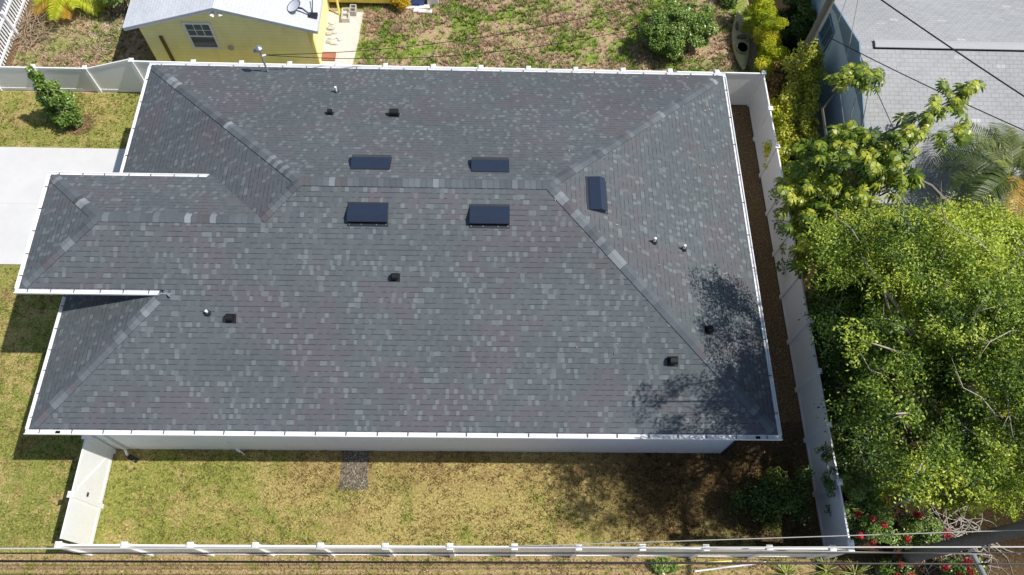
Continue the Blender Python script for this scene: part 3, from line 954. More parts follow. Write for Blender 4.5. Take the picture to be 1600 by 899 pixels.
# gate run on the left, from the house wall to the corner post
gx = XF0
gr = empty('gate_fence', (gx, YF, 0), 'sunlit white gate and fence panel running from the house corner to the bottom fence', 'fence')
add_panel(gr, (gx, YF + .10, 0), (gx, 2.2, 0), FH, FH)
add_post(gr, (gx, 2.2, 0), FH)
gp = add_panel(gr, (gx, 2.2, 0), (gx, 3.86, 0), FH, FH, 'gate')
mb = MB()
mb.extrude([(-.02, -.035), (.02, -.035), (.02, .035), (-.02, .035)], (gx + .018, 2.4, 1.6), (gx + .018, 3.7, 0.25), X_, Vector((0, .72, .69)))
mb.build('brace', M['vinyl'], gp)
mb = MB(); mb.box(gx + .02, gx + .05, 2.3, 2.42, 1.0, 1.06); mb.box(gx - .3, gx - .03, 2.17, 2.2, 1.1, 1.14)
mb.build('latch', M['black_metal'], gp)
add_post(gr, (gx, 3.86, 0), FH)

# ------------------------------------------------------------------ white picket fence top left
pk = empty('picket_fence', (-20.6, 18.3, 0), 'white open picket fence in the top left corner by the dead brush', 'fence')
for z in (0.3, 0.95):
    mb = MB(); mb.box(-20.62, -20.58, 18.3, 26, z, z + .09); mb.build('rail', M['vinyl'], pk)
pm = bpy.data.meshes.new('picket')
mb = MB(); V = [(-.012, -.04, .08), (.012, -.04, .08), (.012, .04, .08), (-.012, .04, .08), (-.012, -.04, 1.16), (.012, -.04, 1.16), (.012, .04, 1.16), (-.012, .04, 1.16), (-.012, 0, 1.22), (.012, 0, 1.22)]
mb.poly(V, [(0, 3, 2, 1), (0, 1, 5, 4), (2, 3, 7, 6), (1, 2, 6, 9, 5), (3, 0, 4, 8, 7), (4, 5, 9, 8), (6, 7, 8, 9)])
pm.from_pydata(mb.v, [], mb.f); pm.materials.append(M['vinyl'])
for i in range(46):
    link('picket', pm, None, pk, (-.012 - .03, 0.1 + i * 0.165, 0))
for y in (18.35, 20.75, 23.15):
    mb = MB(); mb.box(-20.58, -20.48, y, y + .1, 0, 1.3); mb.build('post', M['vinyl'], pk)

# ------------------------------------------------------------------ yellow house
yh = empty('yellow_house', (-11.4, 22, 0), 'yellow house with pale grey gable roof and one white framed window, behind the top fence', 'house')
xw0, xw1, yS_ = -14.6, -8.2, 19.42
ze, zp, xc = 2.28, 3.36, -11.4
mb = MB()
mb.face([(xw0, yS_, -.05), (xw1, yS_, -.05), (xw1, yS_, ze - .02), (xc, yS_, zp - .08), (xw0, yS_, ze - .02)])
mb.face([(xw1, yS_, -.05), (xw1, 30, -.05), (xw1, 30, ze - .02), (xw1, yS_, ze - .02)])
mb.face([(xw0, 30, -.05), (xw0, yS_, -.05), (xw0, yS_, ze - .02), (xw0, 30, ze - .02)])
mb.build('wall', M['yellow_siding'], yh)
mb = MB()
sl_ = (zp - ze) / (xc + 15.05)
for (xe, sg) in ((-15.05, -1), (-7.86, 1)):
    zc = zp - abs(xc - xe) * sl_
    y0r = 19.16
    cs = math.hypot(1, sl_)
    pts = [Vector((xe, y0r, zc)), Vector((xc, y0r, zp)), Vector((xc, 30, zp)), Vector((xe, 30, zc))]
    mb.face(pts if sg < 0 else pts[::-1], [(p.y, abs(p.x - xe) * cs) for p in (pts if sg < 0 else pts[::-1])])
yrf = mb.build('roof', M['shingle_white'], yh)
for (xe) in (-15.05, -7.86):
    zc = zp - abs(xc - xe) * sl_
    a, b_ = Vector((xe, 19.18, zc)), Vector((xc, 19.18, zp))
    dd = (b_ - a).normalized()
    mb = MB(); mb.extrude([(-.012, -.15), (.012, -.15), (.012, .012), (-.012, .012)], a, b_, Y_, Z_)
    mb.build('rake_board', M['roof_edge_white'], yh)
    mb = MB(); mb.box(xe - .02, xe + .02, 19.2, 30, zc - .14, zc - .004); mb.build('fascia', M['roof_edge_white'], yh)
mb = MB(); mb.box(-8.32, -8.17, 19.395, 19.417, -.05, 2.2); mb.box(-8.197, -8.17, 19.42, 19.55, -.05, 2.2); mb.build('corner_trim', M['yellow_trim'], yh)
# window: solved on the wall plane
def on_y(u, w, y):
    r = ray(u, w); t_ = (y - CLOC.y) / r.y
    return CLOC + r * t_
wA, wB, wC = on_y(283, 34, yS_), on_y(342, 77, yS_), on_y(328, 36, yS_)
wx0, wx1, wz0, wz1 = wA.x, wC.x + .02, on_y(306, 75, yS_).z, wA.z
fr = MB(); t_ = .09
fr.box(wx0, wx1, yS_ - .05, yS_ - .003, wz1 - t_, wz1); fr.box(wx0, wx1, yS_ - .06, yS_ - .003, wz0, wz0 + t_)
fr.box(wx0, wx0 + t_, yS_ - .05, yS_ - .003, wz0 + t_, wz1 - t_); fr.box(wx1 - t_, wx1, yS_ - .05, yS_ - .003, wz0 + t_, wz1 - t_)
wzm = (wz0 + wz1) / 2 - .02
fr.box(wx0 + t_, wx1 - t_, yS_ - .04, yS_ - .003, wzm - .03, wzm + .03)
fr_o = fr.build('window', M['board_white'], yh)
mb = MB(); mb.box(wx0 + t_, wx1 - t_, yS_ - .02, yS_ - .006, wz0 + t_, wz1 - t_); mb.build('pane', M['glass'], fr_o)
mb = MB()
for k in (1, 2):
    x = wx0 + t_ + (wx1 - wx0 - 2 * t_) * k / 3; mb.box(x - .012, x + .012, yS_ - .03, yS_ - .021, wzm + .03, wz1 - t_)
zz = (wzm + wz1 - t_) / 2
for k in range(3):
    xa_ = wx0 + t_ + (wx1 - wx0 - 2 * t_) * k / 3 + .013; xb_ = wx0 + t_ + (wx1 - wx0 - 2 * t_) * (k + 1) / 3 - .013
    mb.box(xa_, xb_, yS_ - .03, yS_ - .021, zz - .012, zz + .012)
mb.build('muntin', M['board_white'], fr_o)
vp = on_y(361, 74, yS_)
mb = MB(); mb.tube([(vp.x, yS_ - .003, vp.z), (vp.x, yS_ - .06, vp.z), (vp.x, yS_ - .08, vp.z)], [.11, .11, .06], 16); mb.build('vent_cap', M['block_grey'], yh)
fl = on_y(338, 14, yS_)
mb = MB(); mb.box(fl.x - .07, fl.x + .07, yS_ - .07, yS_ - .003, fl.z - .05, fl.z + .09)
flo = mb.build('floodlight', M['pipe_white'], yh)
for s_ in (-1, 1):
    mb = MB(); mb.tube([(fl.x + .05 * s_, yS_ - .07, fl.z), (fl.x + .12 * s_, yS_ - .16, fl.z - .05), (fl.x + .17 * s_, yS_ - .26, fl.z - .12)], [.04, .075, .085], 12); mb.build('lamp_head', M['pipe_white'], flo)
bA, bB = on_y(251, 56, yS_), on_y(270, 96, yS_)
mb = MB(); mb.box(bA.x - .06, bA.x + .06, yS_ - .06, yS_ - .003, -0.03, bA.z); mb.build('drain_pipe', M['brown_board'], yh)
# satellite dish on its roof
def yroofz(x): return zp - abs(xc - x) * sl_
dp_ = at(486, 14, 2.75); dz = yroofz(dp_.x)
dish = empty('satellite_dish', (dp_.x, dp_.y, dz), 'dark satellite dish on an arm, standing on the pale roof of the yellow house', 'satellite dish')
mb = MB(); mb.box(dp_.x - .17, dp_.x + .17, dp_.y - .12, dp_.y + .12, dz + .002, dz + .09); mb.build('base', M['black_metal'], dish)
mb = MB(); mb.tube([(dp_.x - .1, dp_.y, dz + .09), (dp_.x - .35, dp_.y + .08, dz + .3), (dp_.x - .6, dp_.y + .12, dz + .32)], [.03, .035, .05], 8); mb.build('arm', M['black_metal'], dish)
mb = MB(); mb.tube([(dp_.x - .02, dp_.y + .1, dz + .08), (dp_.x - .06, dp_.y + .7, dz + .25)], .02, 8); mb.build('strut', M['black_metal'], dish)
mb = MB()
cc_ = Vector((dp_.x - .62, dp_.y + .1, dz + .38)); nn = Vector((-.45, -.2, .87)).normalized(); ua = nn.cross(Y_).normalized(); ub = nn.cross(ua)
rings = []
for k in range(5):
    rr = .30 * k / 4
    for j in range(20):
        a = 6.2832 * j / 20
        rings.append(cc_ + (ua * math.cos(a) + ub * math.sin(a) * .8) * rr + nn * (rr * rr * .6))
F = [(k * 20 + j, k * 20 + (j + 1) % 20, (k + 1) * 20 + (j + 1) % 20, (k + 1) * 20 + j) for k in range(4) for j in range(20)]
mb.poly(rings, F); mb.build('reflector', M['roof_edge_white'], dish, smooth=True)
mb = MB(); mb.tube([cc_ + (ua * math.cos(a * .314) + ub * math.sin(a * .314) * .8) * .305 + nn * .055 for a in range(21)], .012, 6); mb.build('rim', M['black_metal'], dish)

# second yellow building
ys = empty('yellow_shed', (-6.8, 23.5, 0), 'deeper yellow shed behind the yellow house at the top edge', 'shed')
mb = MB(); mb.box(-8.25, -5.4, 22.78, 26, .28, 2.3); mb.build('wall', M['yellow_wall'], ys)
mb = MB(); mb.box(-8.2, -5.45, 22.95, 26, 0, .277); mb.build('plinth', M['wood_old'], ys)
mb = MB(); mb.box(-5.45, -5.36, 22.74, 22.79, .2, 2.3); mb.build('corner_trim', M['yellow_trim'], ys)
mb = MB(); mb.box(-8.5, -5.2, 22.6, 26.2, 2.303, 2.4); mb.build('roof', M['shingle_white'], ys)
mb = MB(); mb.tube([(-7.72, 22.3, 0), (-7.78, 22.74, 1.3)], .045, 8)
tag(mb.build('yellow_post', M['yellow_trim'], None, origin=(-7.72, 22.3, 0)), 'thin yellow post leaning on the yellow shed', 'post')

# cinder blocks, rubble, brick, boards, bin
def cinder(name, c, sx, sy, sz, label, rz=0.0, mat='block_grey'):
    mb = MB(); t = .035
    mb.box(-sx / 2, sx / 2, -sy / 2, -sy / 2 + t, 0, sz); mb.box(-sx / 2, sx / 2, sy / 2 - t, sy / 2, 0, sz)
    for y in (-sy / 2 + t, -t / 2, sy / 2 - 2 * t): mb.box(-sx / 2, -sx / 2 + t, y + .0, y + t, 0, sz) if False else None
    mb.box(-sx / 2, -sx / 2 + t, -sy / 2 + t, sy / 2 - t, 0, sz); mb.box(sx / 2 - t, sx / 2, -sy / 2 + t, sy / 2 - t, 0, sz)
    mb.box(-sx / 2 + t, sx / 2 - t, -t / 2, t / 2, 0, sz)
    mb.box(-sx / 2 + t, sx / 2 - t, -sy / 2 + t, -t / 2, 0, sz * .3); mb.box(-sx / 2 + t, sx / 2 - t, t / 2, sy / 2 - t, 0, sz * .3)
    o = mb.build(name, M[mat], None, origin=(0, 0, 0)); o.location = c; o.rotation_euler = (0, 0, rz)
    tag(o, label, 'block')
    return o
c1 = at(541, 24, .1); cinder('concrete_block', (c1.x, c1.y - .05, .04), .32, .62, .22, 'pinkish two hole concrete block standing on the pale path', 0.05, 'concrete_pale')
c2 = at(550, 18, .1); cinder('concrete_block', (c2.x + .06, c2.y, .04), .26, .42, .25, 'shorter grey concrete block right beside the pinkish block')
def stone(loc, s, label, group=None, mat='stone_white', name='rubble_stone'):
    bm = bmesh.new(); bmesh.ops.create_icosphere(bm, subdivisions=2, radius=1)
    for v in bm.verts:
        k = 1 + random.uniform(-.2, .2)
        v.co = Vector((v.co.x * s[0] * k, v.co.y * s[1] * k, v.co.z * s[2] * k))
    me = bpy.data.meshes.new(name); bm.to_mesh(me); bm.free()
    o = link(name, me, M[mat]); o.location = loc
    tag(o, label, 'stone', group)
for (px, py, s) in ((517, 44, .16), (523, 50, .13), (514, 53, .14), (526, 58, .12), (519, 60, .15), (514, 65, .13), (521, 67, .16), (527, 68, .1), (531, 62, .1), (518, 36, .12)):
    q = at(px, py, .06); stone((q.x, q.y, .035 + s * .3), (s, s * .8, s * .5), 'rough pale rubble stone heaped on the path beside the yellow house', 'rubble stones on the path', random.choice(['stone_white', 'block_grey', 'concrete_pale']))
q = at(513, 88, .1)
mb = MB(); mb.box(q.x - .3, q.x + .28, q.y - .2, q.y + .22, .037, .11); mb.box(q.x - .24, q.x + .22, q.y - .14, q.y + .16, .112, .13)
tag(mb.build('brick_paver', M['brick_red'], None, origin=(q.x, q.y, .03)), 'reddish square paver lying on the path by the yellow house corner', 'paver')
q = at(651, 13, .05)
for i, (dx, dy, rz, ln, lb) in enumerate(((-.1, .06, .05, 1.3, 'longer white board lying in front of the blue bin'), (.25, -.16, -.08, .8, 'shorter white board at the lower edge of the board by the blue bin'))):
    mb = MB(); mb.box(-ln / 2, ln / 2, -.1, .1, 0, .05)
    mb.box(-ln / 2 + .02, ln / 2 - .02, -.03, .03, .051, .06)
    o = mb.build('white_board', M['board_white'], None, origin=(0, 0, 0)); o.location = (q.x + dx, q.y + dy, .03); o.rotation_euler = (0, 0, rz); tag(o, lb, 'board')
q = at(649, 6, .2)
bn = empty('storage_bin', (q.x, q.y + .25, 0), 'blue plastic storage bin beside the yellow shed at the top edge', 'bin')
mb = MB(); V = []
for z, k in ((0.02, .85), (.5, 1.0)):
    V += [(q.x - .5 * k, q.y + .25 - .25 * k, z), (q.x + .4 * k, q.y + .25 - .25 * k, z), (q.x + .4 * k, q.y + .25 + .25 * k, z), (q.x - .5 * k, q.y + .25 + .25 * k, z)]
mb.poly(V, [(0, 3, 2, 1), (4, 5, 6, 7), (0, 1, 5, 4), (1, 2, 6, 5), (2, 3, 7, 6), (3, 0, 4, 7)]); mb.build('tub', M['bin_blue'], bn)
mb = MB(); mb.box(q.x - .54, q.x + .44, q.y - .04, q.y + .54, .503, .55); mb.build('lid', M['bin_blue'], bn)
mb = MB(); mb.box(q.x + .5, q.x + .95, q.y + .1, q.y + .6, 0, .35); mb.box(q.x + .52, q.x + .93, q.y + .12, q.y + .58, .352, .38)
tag(mb.build('white_crate', M['board_white'], None, origin=(q.x + .7, q.y + .35, 0)), 'weathered white crate right of the blue bin', 'crate')

# ------------------------------------------------------------------ blue house
bh = empty('blue_house', (16, 17, 0), 'blue house with light grey shingle gable roof in the top right corner', 'house')
xg, yr_, zr_, sb = 11.25, 17.0, 4.5, 0.317
yse, yne = 11.64, 22.36
zse = zr_ - (yr_ - yse) * sb
mb = MB(); cb = math.hypot(1, sb)
pts = [Vector((xg, yse, zse)), Vector((40, yse, zse)), Vector((40, yr_, zr_)), Vector((xg, yr_, zr_))]
mb.face(pts, [(p.x, (p.y - yse) * cb) for p in pts])
pts = [Vector((40, yne, zse)), Vector((xg, yne, zse)), Vector((xg, yr_, zr_)), Vector((40, yr_, zr_))]
mb.face(pts, [(p.x, (yne - p.y) * cb + 50.03) for p in pts])
mb.build('roof', M['shingle_grey'], bh)
xwall = 11.42; zb = 3.38
mb = MB(); mb.box(xwall, 39, yse + .5, yne - .5, -.05, zse - .03)
def zz_at(y): return zr_ - abs(y - yr_) * sb
y_b0, y_b1 = yr_ - (zr_ - zb) / sb, yr_ + (zr_ - zb) / sb
mb.face([(xwall - .001, yse + .5, zse - .03), (xwall - .001, yne - .5, zse - .03), (xwall - .001, y_b1, zb - .05), (xwall - .001, y_b0, zb - .05)][::-1])
mb.build('wall', M['blue_siding'], bh)
mb = MB(); mb.face([(xwall - .03, y_b0, zb - .05), (xwall - .03, yr_, zr_ - .05), (xwall - .03, y_b1, zb - .05)])
mb.face([(xwall - .03, y_b0, zb - .05), (xwall - .03, y_b1, zb - .05), (xwall, y_b1, zb - .05), (xwall, y_b0, zb - .05)])
mb.build('gable', M['blue_dark_siding'], bh)
for (ya, yb) in ((yse, yr_), (yne, yr_)):
    mb = MB(); mb.extrude([(-.02, -.2), (.02, -.2), (.02, .012), (-.02, .012)], (xg, ya, zse), (xg, yb, zr_), X_, Z_); mb.build('rake_board', M['blue_trim'], bh)
mb = MB(); mb.extrude([(-.17, -.055), (0, .0), (.17, -.055), (.17, -.02), (0, .045), (-.17, -.02)], (11.75, yr_ - .02, zr_ + .05), (40, yr_ - .02, zr_ + .05), Y_, Z_); mb.build('ridge_vent', M['ridge_grey'], bh)
mb = MB(); mb.box(11.74, 40, yr_ - .20, yr_ - .165, zr_ - .1, zr_ - .005); mb.build('vent_slot', M['dark_hole'], bh)
# window in the west wall
fr = MB(); xq = xwall - .003; wy0, wy1, wz0, wz1 = 19.0, 19.95, 1.9, 2.95
fr.box(xq - .05, xq, wy0, wy1, wz1 - .07, wz1); fr.box(xq - .06, xq, wy0, wy1, wz0, wz0 + .07)
fr.box(xq - .05, xq, wy0, wy0 + .07, wz0 + .07, wz1 - .07); fr.box(xq - .05, xq, wy1 - .07, wy1, wz0 + .07, wz1 - .07)
fr.box(xq - .045, xq, (wy0 + wy1) / 2 - .025, (wy0 + wy1) / 2 + .025, wz0 + .07, wz1 - .07)
wo_ = fr.build('window', M['blue_trim'], bh)
mb = MB(); mb.box(xq - .02, xq - .003, wy0 + .07, wy1 - .07, wz0 + .07, wz1 - .07); mb.build('pane', M['glass'], wo_)
mb = MB(); mb.box(xwall - .012, xwall - .003, 13.0, 14.0, 0, 2.1)
mb.box(xwall - .03, xwall - .012, 13.0, 13.06, 0, 2.1); mb.box(xwall - .03, xwall - .012, 13.94, 14.0, 0, 2.1)
mb.build('door', M['hanger_grey'], bh)

# ------------------------------------------------------------------ poles, cables
def vpole(name, x, y, h, r, label, mat):
    ro = empty(name, (x, y, 0), label, 'utility pole')
    mb = MB(); mb.tube([(x, y, -.1), (x, y, h * .5), (x, y, h)], [r, r * .9, r * .78], 14); mb.build('shaft', M[mat], ro)
    mb = MB(); mb.box(x - .06, x + .06, y - 1.1, y + 1.1, h - .7, h - .58); ca = mb.build('crossarm', M['wood_old'], ro)
    for yy in (-1, 0, 1):
        mb = MB(); mb.tube([(x, y + yy, h - .578), (x, y + yy, h - .5), (x, y + yy, h - .45)], [.03, .045, .02], 8); mb.build('insulator', M['block_grey'], ca)
    return ro
vpole('utility_pole', 10.1, 18.05, 9.5, .155, 'brown wooden utility pole wrapped in vines beside the blue house', 'pole_brown')
vpole('utility_pole', 11.15, .78, 10.5, .19, 'thick weathered grey utility pole leaning out of the bottom right corner', 'pole_wood')
def cable(p, q, sag, r, label, mat='cable_black', name='power_cable', n=28):
    p, q = Vector(p), Vector(q)
    mb = MB(); pts = []
    for i in range(n + 1):
        t_ = i / n; a = p.lerp(q, t_); a.z -= sag * 4 * t_ * (1 - t_); pts.append(a)
    mb.tube(pts, r, 6)
    return tag(mb.build(name, M[mat], None, origin=p), label, 'cable')
cable((-40, -.06, 7.05), (11.15, .22, 7.2), .0, .016, 'upper pale cable running just below the bottom fence', 'cable_grey')
cable((-40, -.17, 7.0), (11.15, -.12, 7.1), .0, .022, 'thick black cable running below the bottom fence', 'cable_black')
cable((-40, -.10, 6.95), (11.15, .12, 7.0), .0, .014, 'thin dark cable close under the pale cable below the fence', 'cable_black')
cable(at(800, 854, FH + .14), at(1640, 827, 6.6), 0.0, .012, 'thin pale wire rising from a bottom fence post to the grey pole', 'cable_grey')
cable(at(1102, 857, FH + .14), at(1640, 854, 5.4), 0.0, .012, 'pale wire crossing level with the fence corner post at the bottom right', 'cable_grey')
cable(at(1002, 857, FH + .14), at(1540, 866, 4.0), 0.0, .011, 'lowest pale wire above the dead branches at the bottom right', 'cable_grey')
for (ua_, wa_, ub_, wb_, mt_, lb_) in ((1085, 893, 1196, 879, 'pipe_white', 'white rod lying on the dry grass just outside the bottom fence'), (1055, 883, 1142, 877, 'yellow_trim', 'yellowish rod lying by the fence beside the green weed clump')):
    pa_, pb_ = at(ua_, wa_, .04), at(ub_, wb_, .04)
    mb = MB(); mb.tube([pa_, pa_.lerp(pb_, .5) + Z_ * .01, pb_], .028, 8); mb.tube([pb_ - (pb_ - pa_) * .03, pb_ + (pb_ - pa_) * .01], .036, 8)
    tag(mb.build('rod', M[mt_], None, origin=pa_), lb_, 'rod')
wA_, wB_ = at(1383, 0, 7.5), at(1600, 146, 6.9); dd = wB_ - wA_
cable(wA_ - dd * .5, wB_ + dd * .6, .1, .022, 'black twisted cable crossing the grey roof from its top edge')
wB_ = at(1600, 198, 6.0); wA_ = Vector((10.1, 18.05, 4.0)); dd = wB_ - wA_
cable(wA_, wB_ + dd * .4, .15, .016, 'black cable running from the vine covered pole over the grey roof')
cable((10.1, 18.05, 8.6), at(1281, 195, .1) + Vector((.4, -.5, 0)), .0, .012, 'pale drop wire hanging beside the blue wall', 'cable_grey')
cable((10.1, 18.05, 8.9), (11.3, 18.6, 2.4), .0, .01, 'thin pale guy wire slanting across the blue window', 'cable_grey')
m_at = mt + Vector((.14, .03, -.2))
q1 = at(1010, 4, 5.2)
cable(m_at, q1, .55, .011, 'upper dark service wire running from the roof mast over the weedy yard', 'cable_black')
q2 = at(1040, 34, 5.0)
cable(m_at + Vector((0, .02, -.03)), q2, .75, .011, 'lower dark service wire drooping from the roof mast over the weedy yard', 'cable_black')
# grey steel pipe bottom right
pA, pB = at(1519, 864, 2.2), at(1541, 905, 1.2)
mb = MB(); dd = pB - pA; mb.tube([pA, pA + dd * .5, pB, pB + dd * .6], .07, 10); mb.tube([pA - dd * .02, pA + dd * .04], .095, 10)
tag(mb.build('steel_pipe', M['galv'], None, origin=pB + dd * .6), 'grey steel pipe beside the dead branches in the bottom right corner', 'pipe')

# ------------------------------------------------------------------ kayak
k0, k1 = at(1161, 113, .15), at(1153, 20, .15)
kl = (k1 - k0).length; kd = (k1 - k0).normalized(); ks = Vector((-kd.y, kd.x, 0))
ky = empty('kayak', (k0 + k1) / 2 * 1.0, 'tan sit-in kayak lying on the ground beside the golden bushes', 'kayak')
BASE[ky.name] = Vector(ky.location)
bm_v, bm_f = [], []
NS, NC = 22, 14
for i in range(NS + 1):
    t_ = i / NS
    wd = 0.36 * (math.sin(math.pi * min(1, t_ * 1.0)) ** 0.75) + .008
    c_ = k0 + kd * (kl * t_); c_.z = 0.03 + .10 * abs(2 * t_ - 1) ** 3
    for j in range(NC):
        a = 2 * math.pi * j / NC
        x = math.cos(a) * wd; z = (math.sin(a) if math.sin(a) < 0 else math.sin(a) * .75) * .17 * (0.35 + .65 * math.sin(math.pi * t_) ** .5) + .15
        bm_v.append(c_ + ks * x + Z_ * z)
for i in range(NS):
    for j in range(NC):
        bm_f.append((i * NC + j, i * NC + (j + 1) % NC, (i + 1) * NC + (j + 1) % NC, (i + 1) * NC + j))
mb = MB(); mb.poly(bm_v, bm_f); mb.build('hull', M['kayak_tan'], ky, smooth=True)
def oval(mb, c, a_, b_, z, h):
    V = [c + kd * (math.cos(6.2832 * k / 18) * a_) + ks * (math.sin(6.2832 * k / 18) * b_) + Z_ * z for k in range(18)]
    V2 = [v + Z_ * h for v in V]
    mb.poly(V + V2, [tuple(range(18, 36))] + [(k, (k + 1) % 18, 18 + (k + 1) % 18, 18 + k) for k in range(18)])
mb = MB(); oval(mb, k0 + kd * kl * .35, .28, .22, .1, .105); mb.build('cockpit', M['dark_hole'], ky)
mb = MB(); mb.tube([k0 + kd * kl * .35 + kd * (math.cos(6.2832 * k / 20) * .29) + ks * (math.sin(6.2832 * k / 20) * .23) + Z_ * .195 for k in range(21)], .025, 6); mb.build('coaming', M['kayak_tan'], ky)
for (t_, s_) in ((.68, -.16), (.70, .16), (.52, 0)):
    mb = MB(); oval(mb, k0 + kd * kl * t_ + ks * s_, .2 if s_ else .08, .05 if s_ else .2, .1, .17 if s_ else .16); mb.build('hatch', M['wood_old'], ky)

# ------------------------------------------------------------------ plants
def tree(name, label, base, mid, centres, sizes, per, L, W, leaf, bark, r0, ntips=14, cat='tree', group=None, bare=0, **kw):
    ro = empty(name, base, label, cat, group)
    mb = MB()
    idx = rng.permutation(len(centres))[:ntips]
    limbs(mb, base, mid, [centres[i] for i in idx], r0)
    if bare:
        mid_ = Vector(mid)
        for i in rng.permutation(len(centres))[:bare]:
            p = Vector(centres[i]); o = (p - mid_); o.z *= .5; o.normalize()
            o = (o + Vector(rng.normal(size=3) * .5)).normalized(); p = p + Vector((0, 0, sizes[i] * .35 + .12))
            L_ = random.uniform(.5, 1.3)
            q1_ = p + o * L_ * .5 + Vector(rng.normal(size=3) * .07); q2_ = p + o * L_ + Vector(rng.normal(size=3) * .12)
            mb.tube([p - o * L_ * .5 - Z_ * .15, p, q1_, q2_], [.017, .014, .009, .003], 5)
            for _ in range(2):
                mb.tube([q1_, q1_ + (o + Vector(rng.normal(size=3) * .8)).normalized() * L_ * .35], [.009, .003], 4)
    mb.build('trunk', M[bark], ro, smooth=True)
    V, T = crown(centres, sizes, per, L, W, **kw)
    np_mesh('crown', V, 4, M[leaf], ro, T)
    return ro

# big trees along the right side
CMI = CM.transposed()
def prj(p):
    q = CMI @ (Vector(p) - CLOC)
    return 800 + FPX * q.x / -q.z, 449.5 - FPX * q.y / -q.z, FPX / -q.z
# dim gaps between the crowns, where the photo looks down past the leaves
HOLLOWS = [(1275, 545, 20), (1395, 600, 26), (1320, 620, 30), (1310, 715, 34), (1365, 700, 34), (1440, 690, 24), (1500, 560, 20), (1545, 505, 24), (1420, 510, 20), (1465, 620, 20)]
def keep_clear(cs, ss, hw=1.15):
    """drop clumps that would reach over the side fence or onto the grey roof, where the real crowns stop"""
    out = []
    for c, s_ in zip(cs, ss):
        u, v, k = prj(c); r = s_ * k * hw
        lim = 1258 + max(0, v - 620) * .22
        top = 312 if u > 1420 else 300 + (1420 - u) * .22
        bot = 770 + max(0, min(u, 1500) - 1330) * .25
        if u - r < lim or v - r * .8 < top or v + r * 1.1 > bot: continue
        if any((u - a_) ** 2 + (v - b_) ** 2 < (q_ * 1.2) ** 2 for a_, b_, q_ in HOLLOWS) and random.random() < .97: continue
        out.append((c, s_))
    return np.array([o[0] for o in out]), np.array([o[1] for o in out])
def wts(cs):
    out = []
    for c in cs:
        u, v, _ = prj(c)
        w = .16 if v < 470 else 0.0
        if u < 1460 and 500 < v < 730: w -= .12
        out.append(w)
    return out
def mass(n, c, r, a, b, **k):
    cs = shell_points(n, c, r, **k)
    return keep_clear(cs, rng.uniform(a, b, n))
xc_ = np.array([(6.5, 4.0, 9.5), (6.8, 3.1, 9.2), (7.0, 2.6, 8.9), (6.8, 2.0, 8.7), (7.2, 4.4, 9.5), (7.3, 3.4, 9.6), (7.2, 1.7, 8.5), (7.6, 1.4, 8.3)])
c, z = mass(250, (9.9, 4.2, 8.1), (4.4, 4.4, 2.2), .28, .72, lo=.2, bottom=-.6, seed_push=.42)
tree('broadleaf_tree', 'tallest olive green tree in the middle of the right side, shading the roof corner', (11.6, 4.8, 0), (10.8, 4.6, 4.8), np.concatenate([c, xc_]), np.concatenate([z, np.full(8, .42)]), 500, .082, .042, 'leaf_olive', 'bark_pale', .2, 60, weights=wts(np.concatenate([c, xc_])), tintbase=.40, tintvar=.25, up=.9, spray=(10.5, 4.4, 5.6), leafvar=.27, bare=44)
c, z = mass(170, (11.4, 8.2, 5.8), (3.5, 2.3, 2.0), .28, .7, lo=.3, bottom=-.5, seed_push=.5)
tree('broadleaf_tree', 'bright yellow green tree in front of the grey roof, above the olive tree', (12.4, 8.2, 0), (12.0, 8.1, 3.6), c, z, 520, .082, .042, 'leaf_broad', 'bark_pale', .17, 24, tintbase=.56, tintvar=.18, up=1.1, spray=(11.8, 8.0, 4.0), leafvar=.22, bare=16)
c, z = mass(80, (10.7, 1.75, 4.6), (2.1, 1.1, 1.4), .26, .5, lo=.35, bottom=-.5, seed_push=.25)
tree('broadleaf_tree', 'smaller light green tree above the red flowers at the bottom right', (11.0, 2.3, 0), (10.8, 2.1, 3.0), c, z, 420, .082, .04, 'leaf_broad', 'bark_pale', .11, 16, tintbase=.5, tintvar=.18, spray=(10.8, 2.2, 3.0), leafvar=.22, bare=10)
c, z = mass(110, (9.9, 6.9, 3.3), (1.2, 3.4, 2.0), .28, .55, lo=.3, bottom=-.7, seed_push=.25)
tree('small_tree', 'mid green leafy small tree pressed against the side fence below the taller trees', (10.2, 6.4, 0), (10.1, 6.5, 1.6), c, z, 300, .11, .055, 'leaf_olive', 'bark_pale', .09, 14, tintbase=.26, tintvar=.22, spray=(10.2, 6.6, 1.5), leafvar=.22, bare=24)
c, z = mass(60, (9.8, 2.6, 2.6), (.9, 1.6, 1.5), .26, .46, lo=.3, bottom=-.8, seed_push=.25)
tree('small_tree', 'dark small tree leaning over the lower end of the side fence', (10.0, 2.6, 0), (9.8, 2.5, 1.2), c, z, 260, .09, .045, 'leaf_dark', 'bark', .07, 10, tintbase=.6, tintvar=.2, spray=(10.0, 2.6, 1.2))
c, z = mass(80, (13.6, 4.5, 4.2), (2.2, 3.5, 2.2), .4, .7, lo=.3, bottom=-.6, seed_push=.25)
tree('broadleaf_tree', 'mid green tree at the right edge behind the olive tree', (14, 4.6, 0), (13.8, 4.5, 2.4), c, z, 380, .12, .06, 'leaf_broad', 'bark_pale', .14, 10, tintbase=.45, tintvar=.18, spray=(14, 4.5, 3), leafvar=.22)

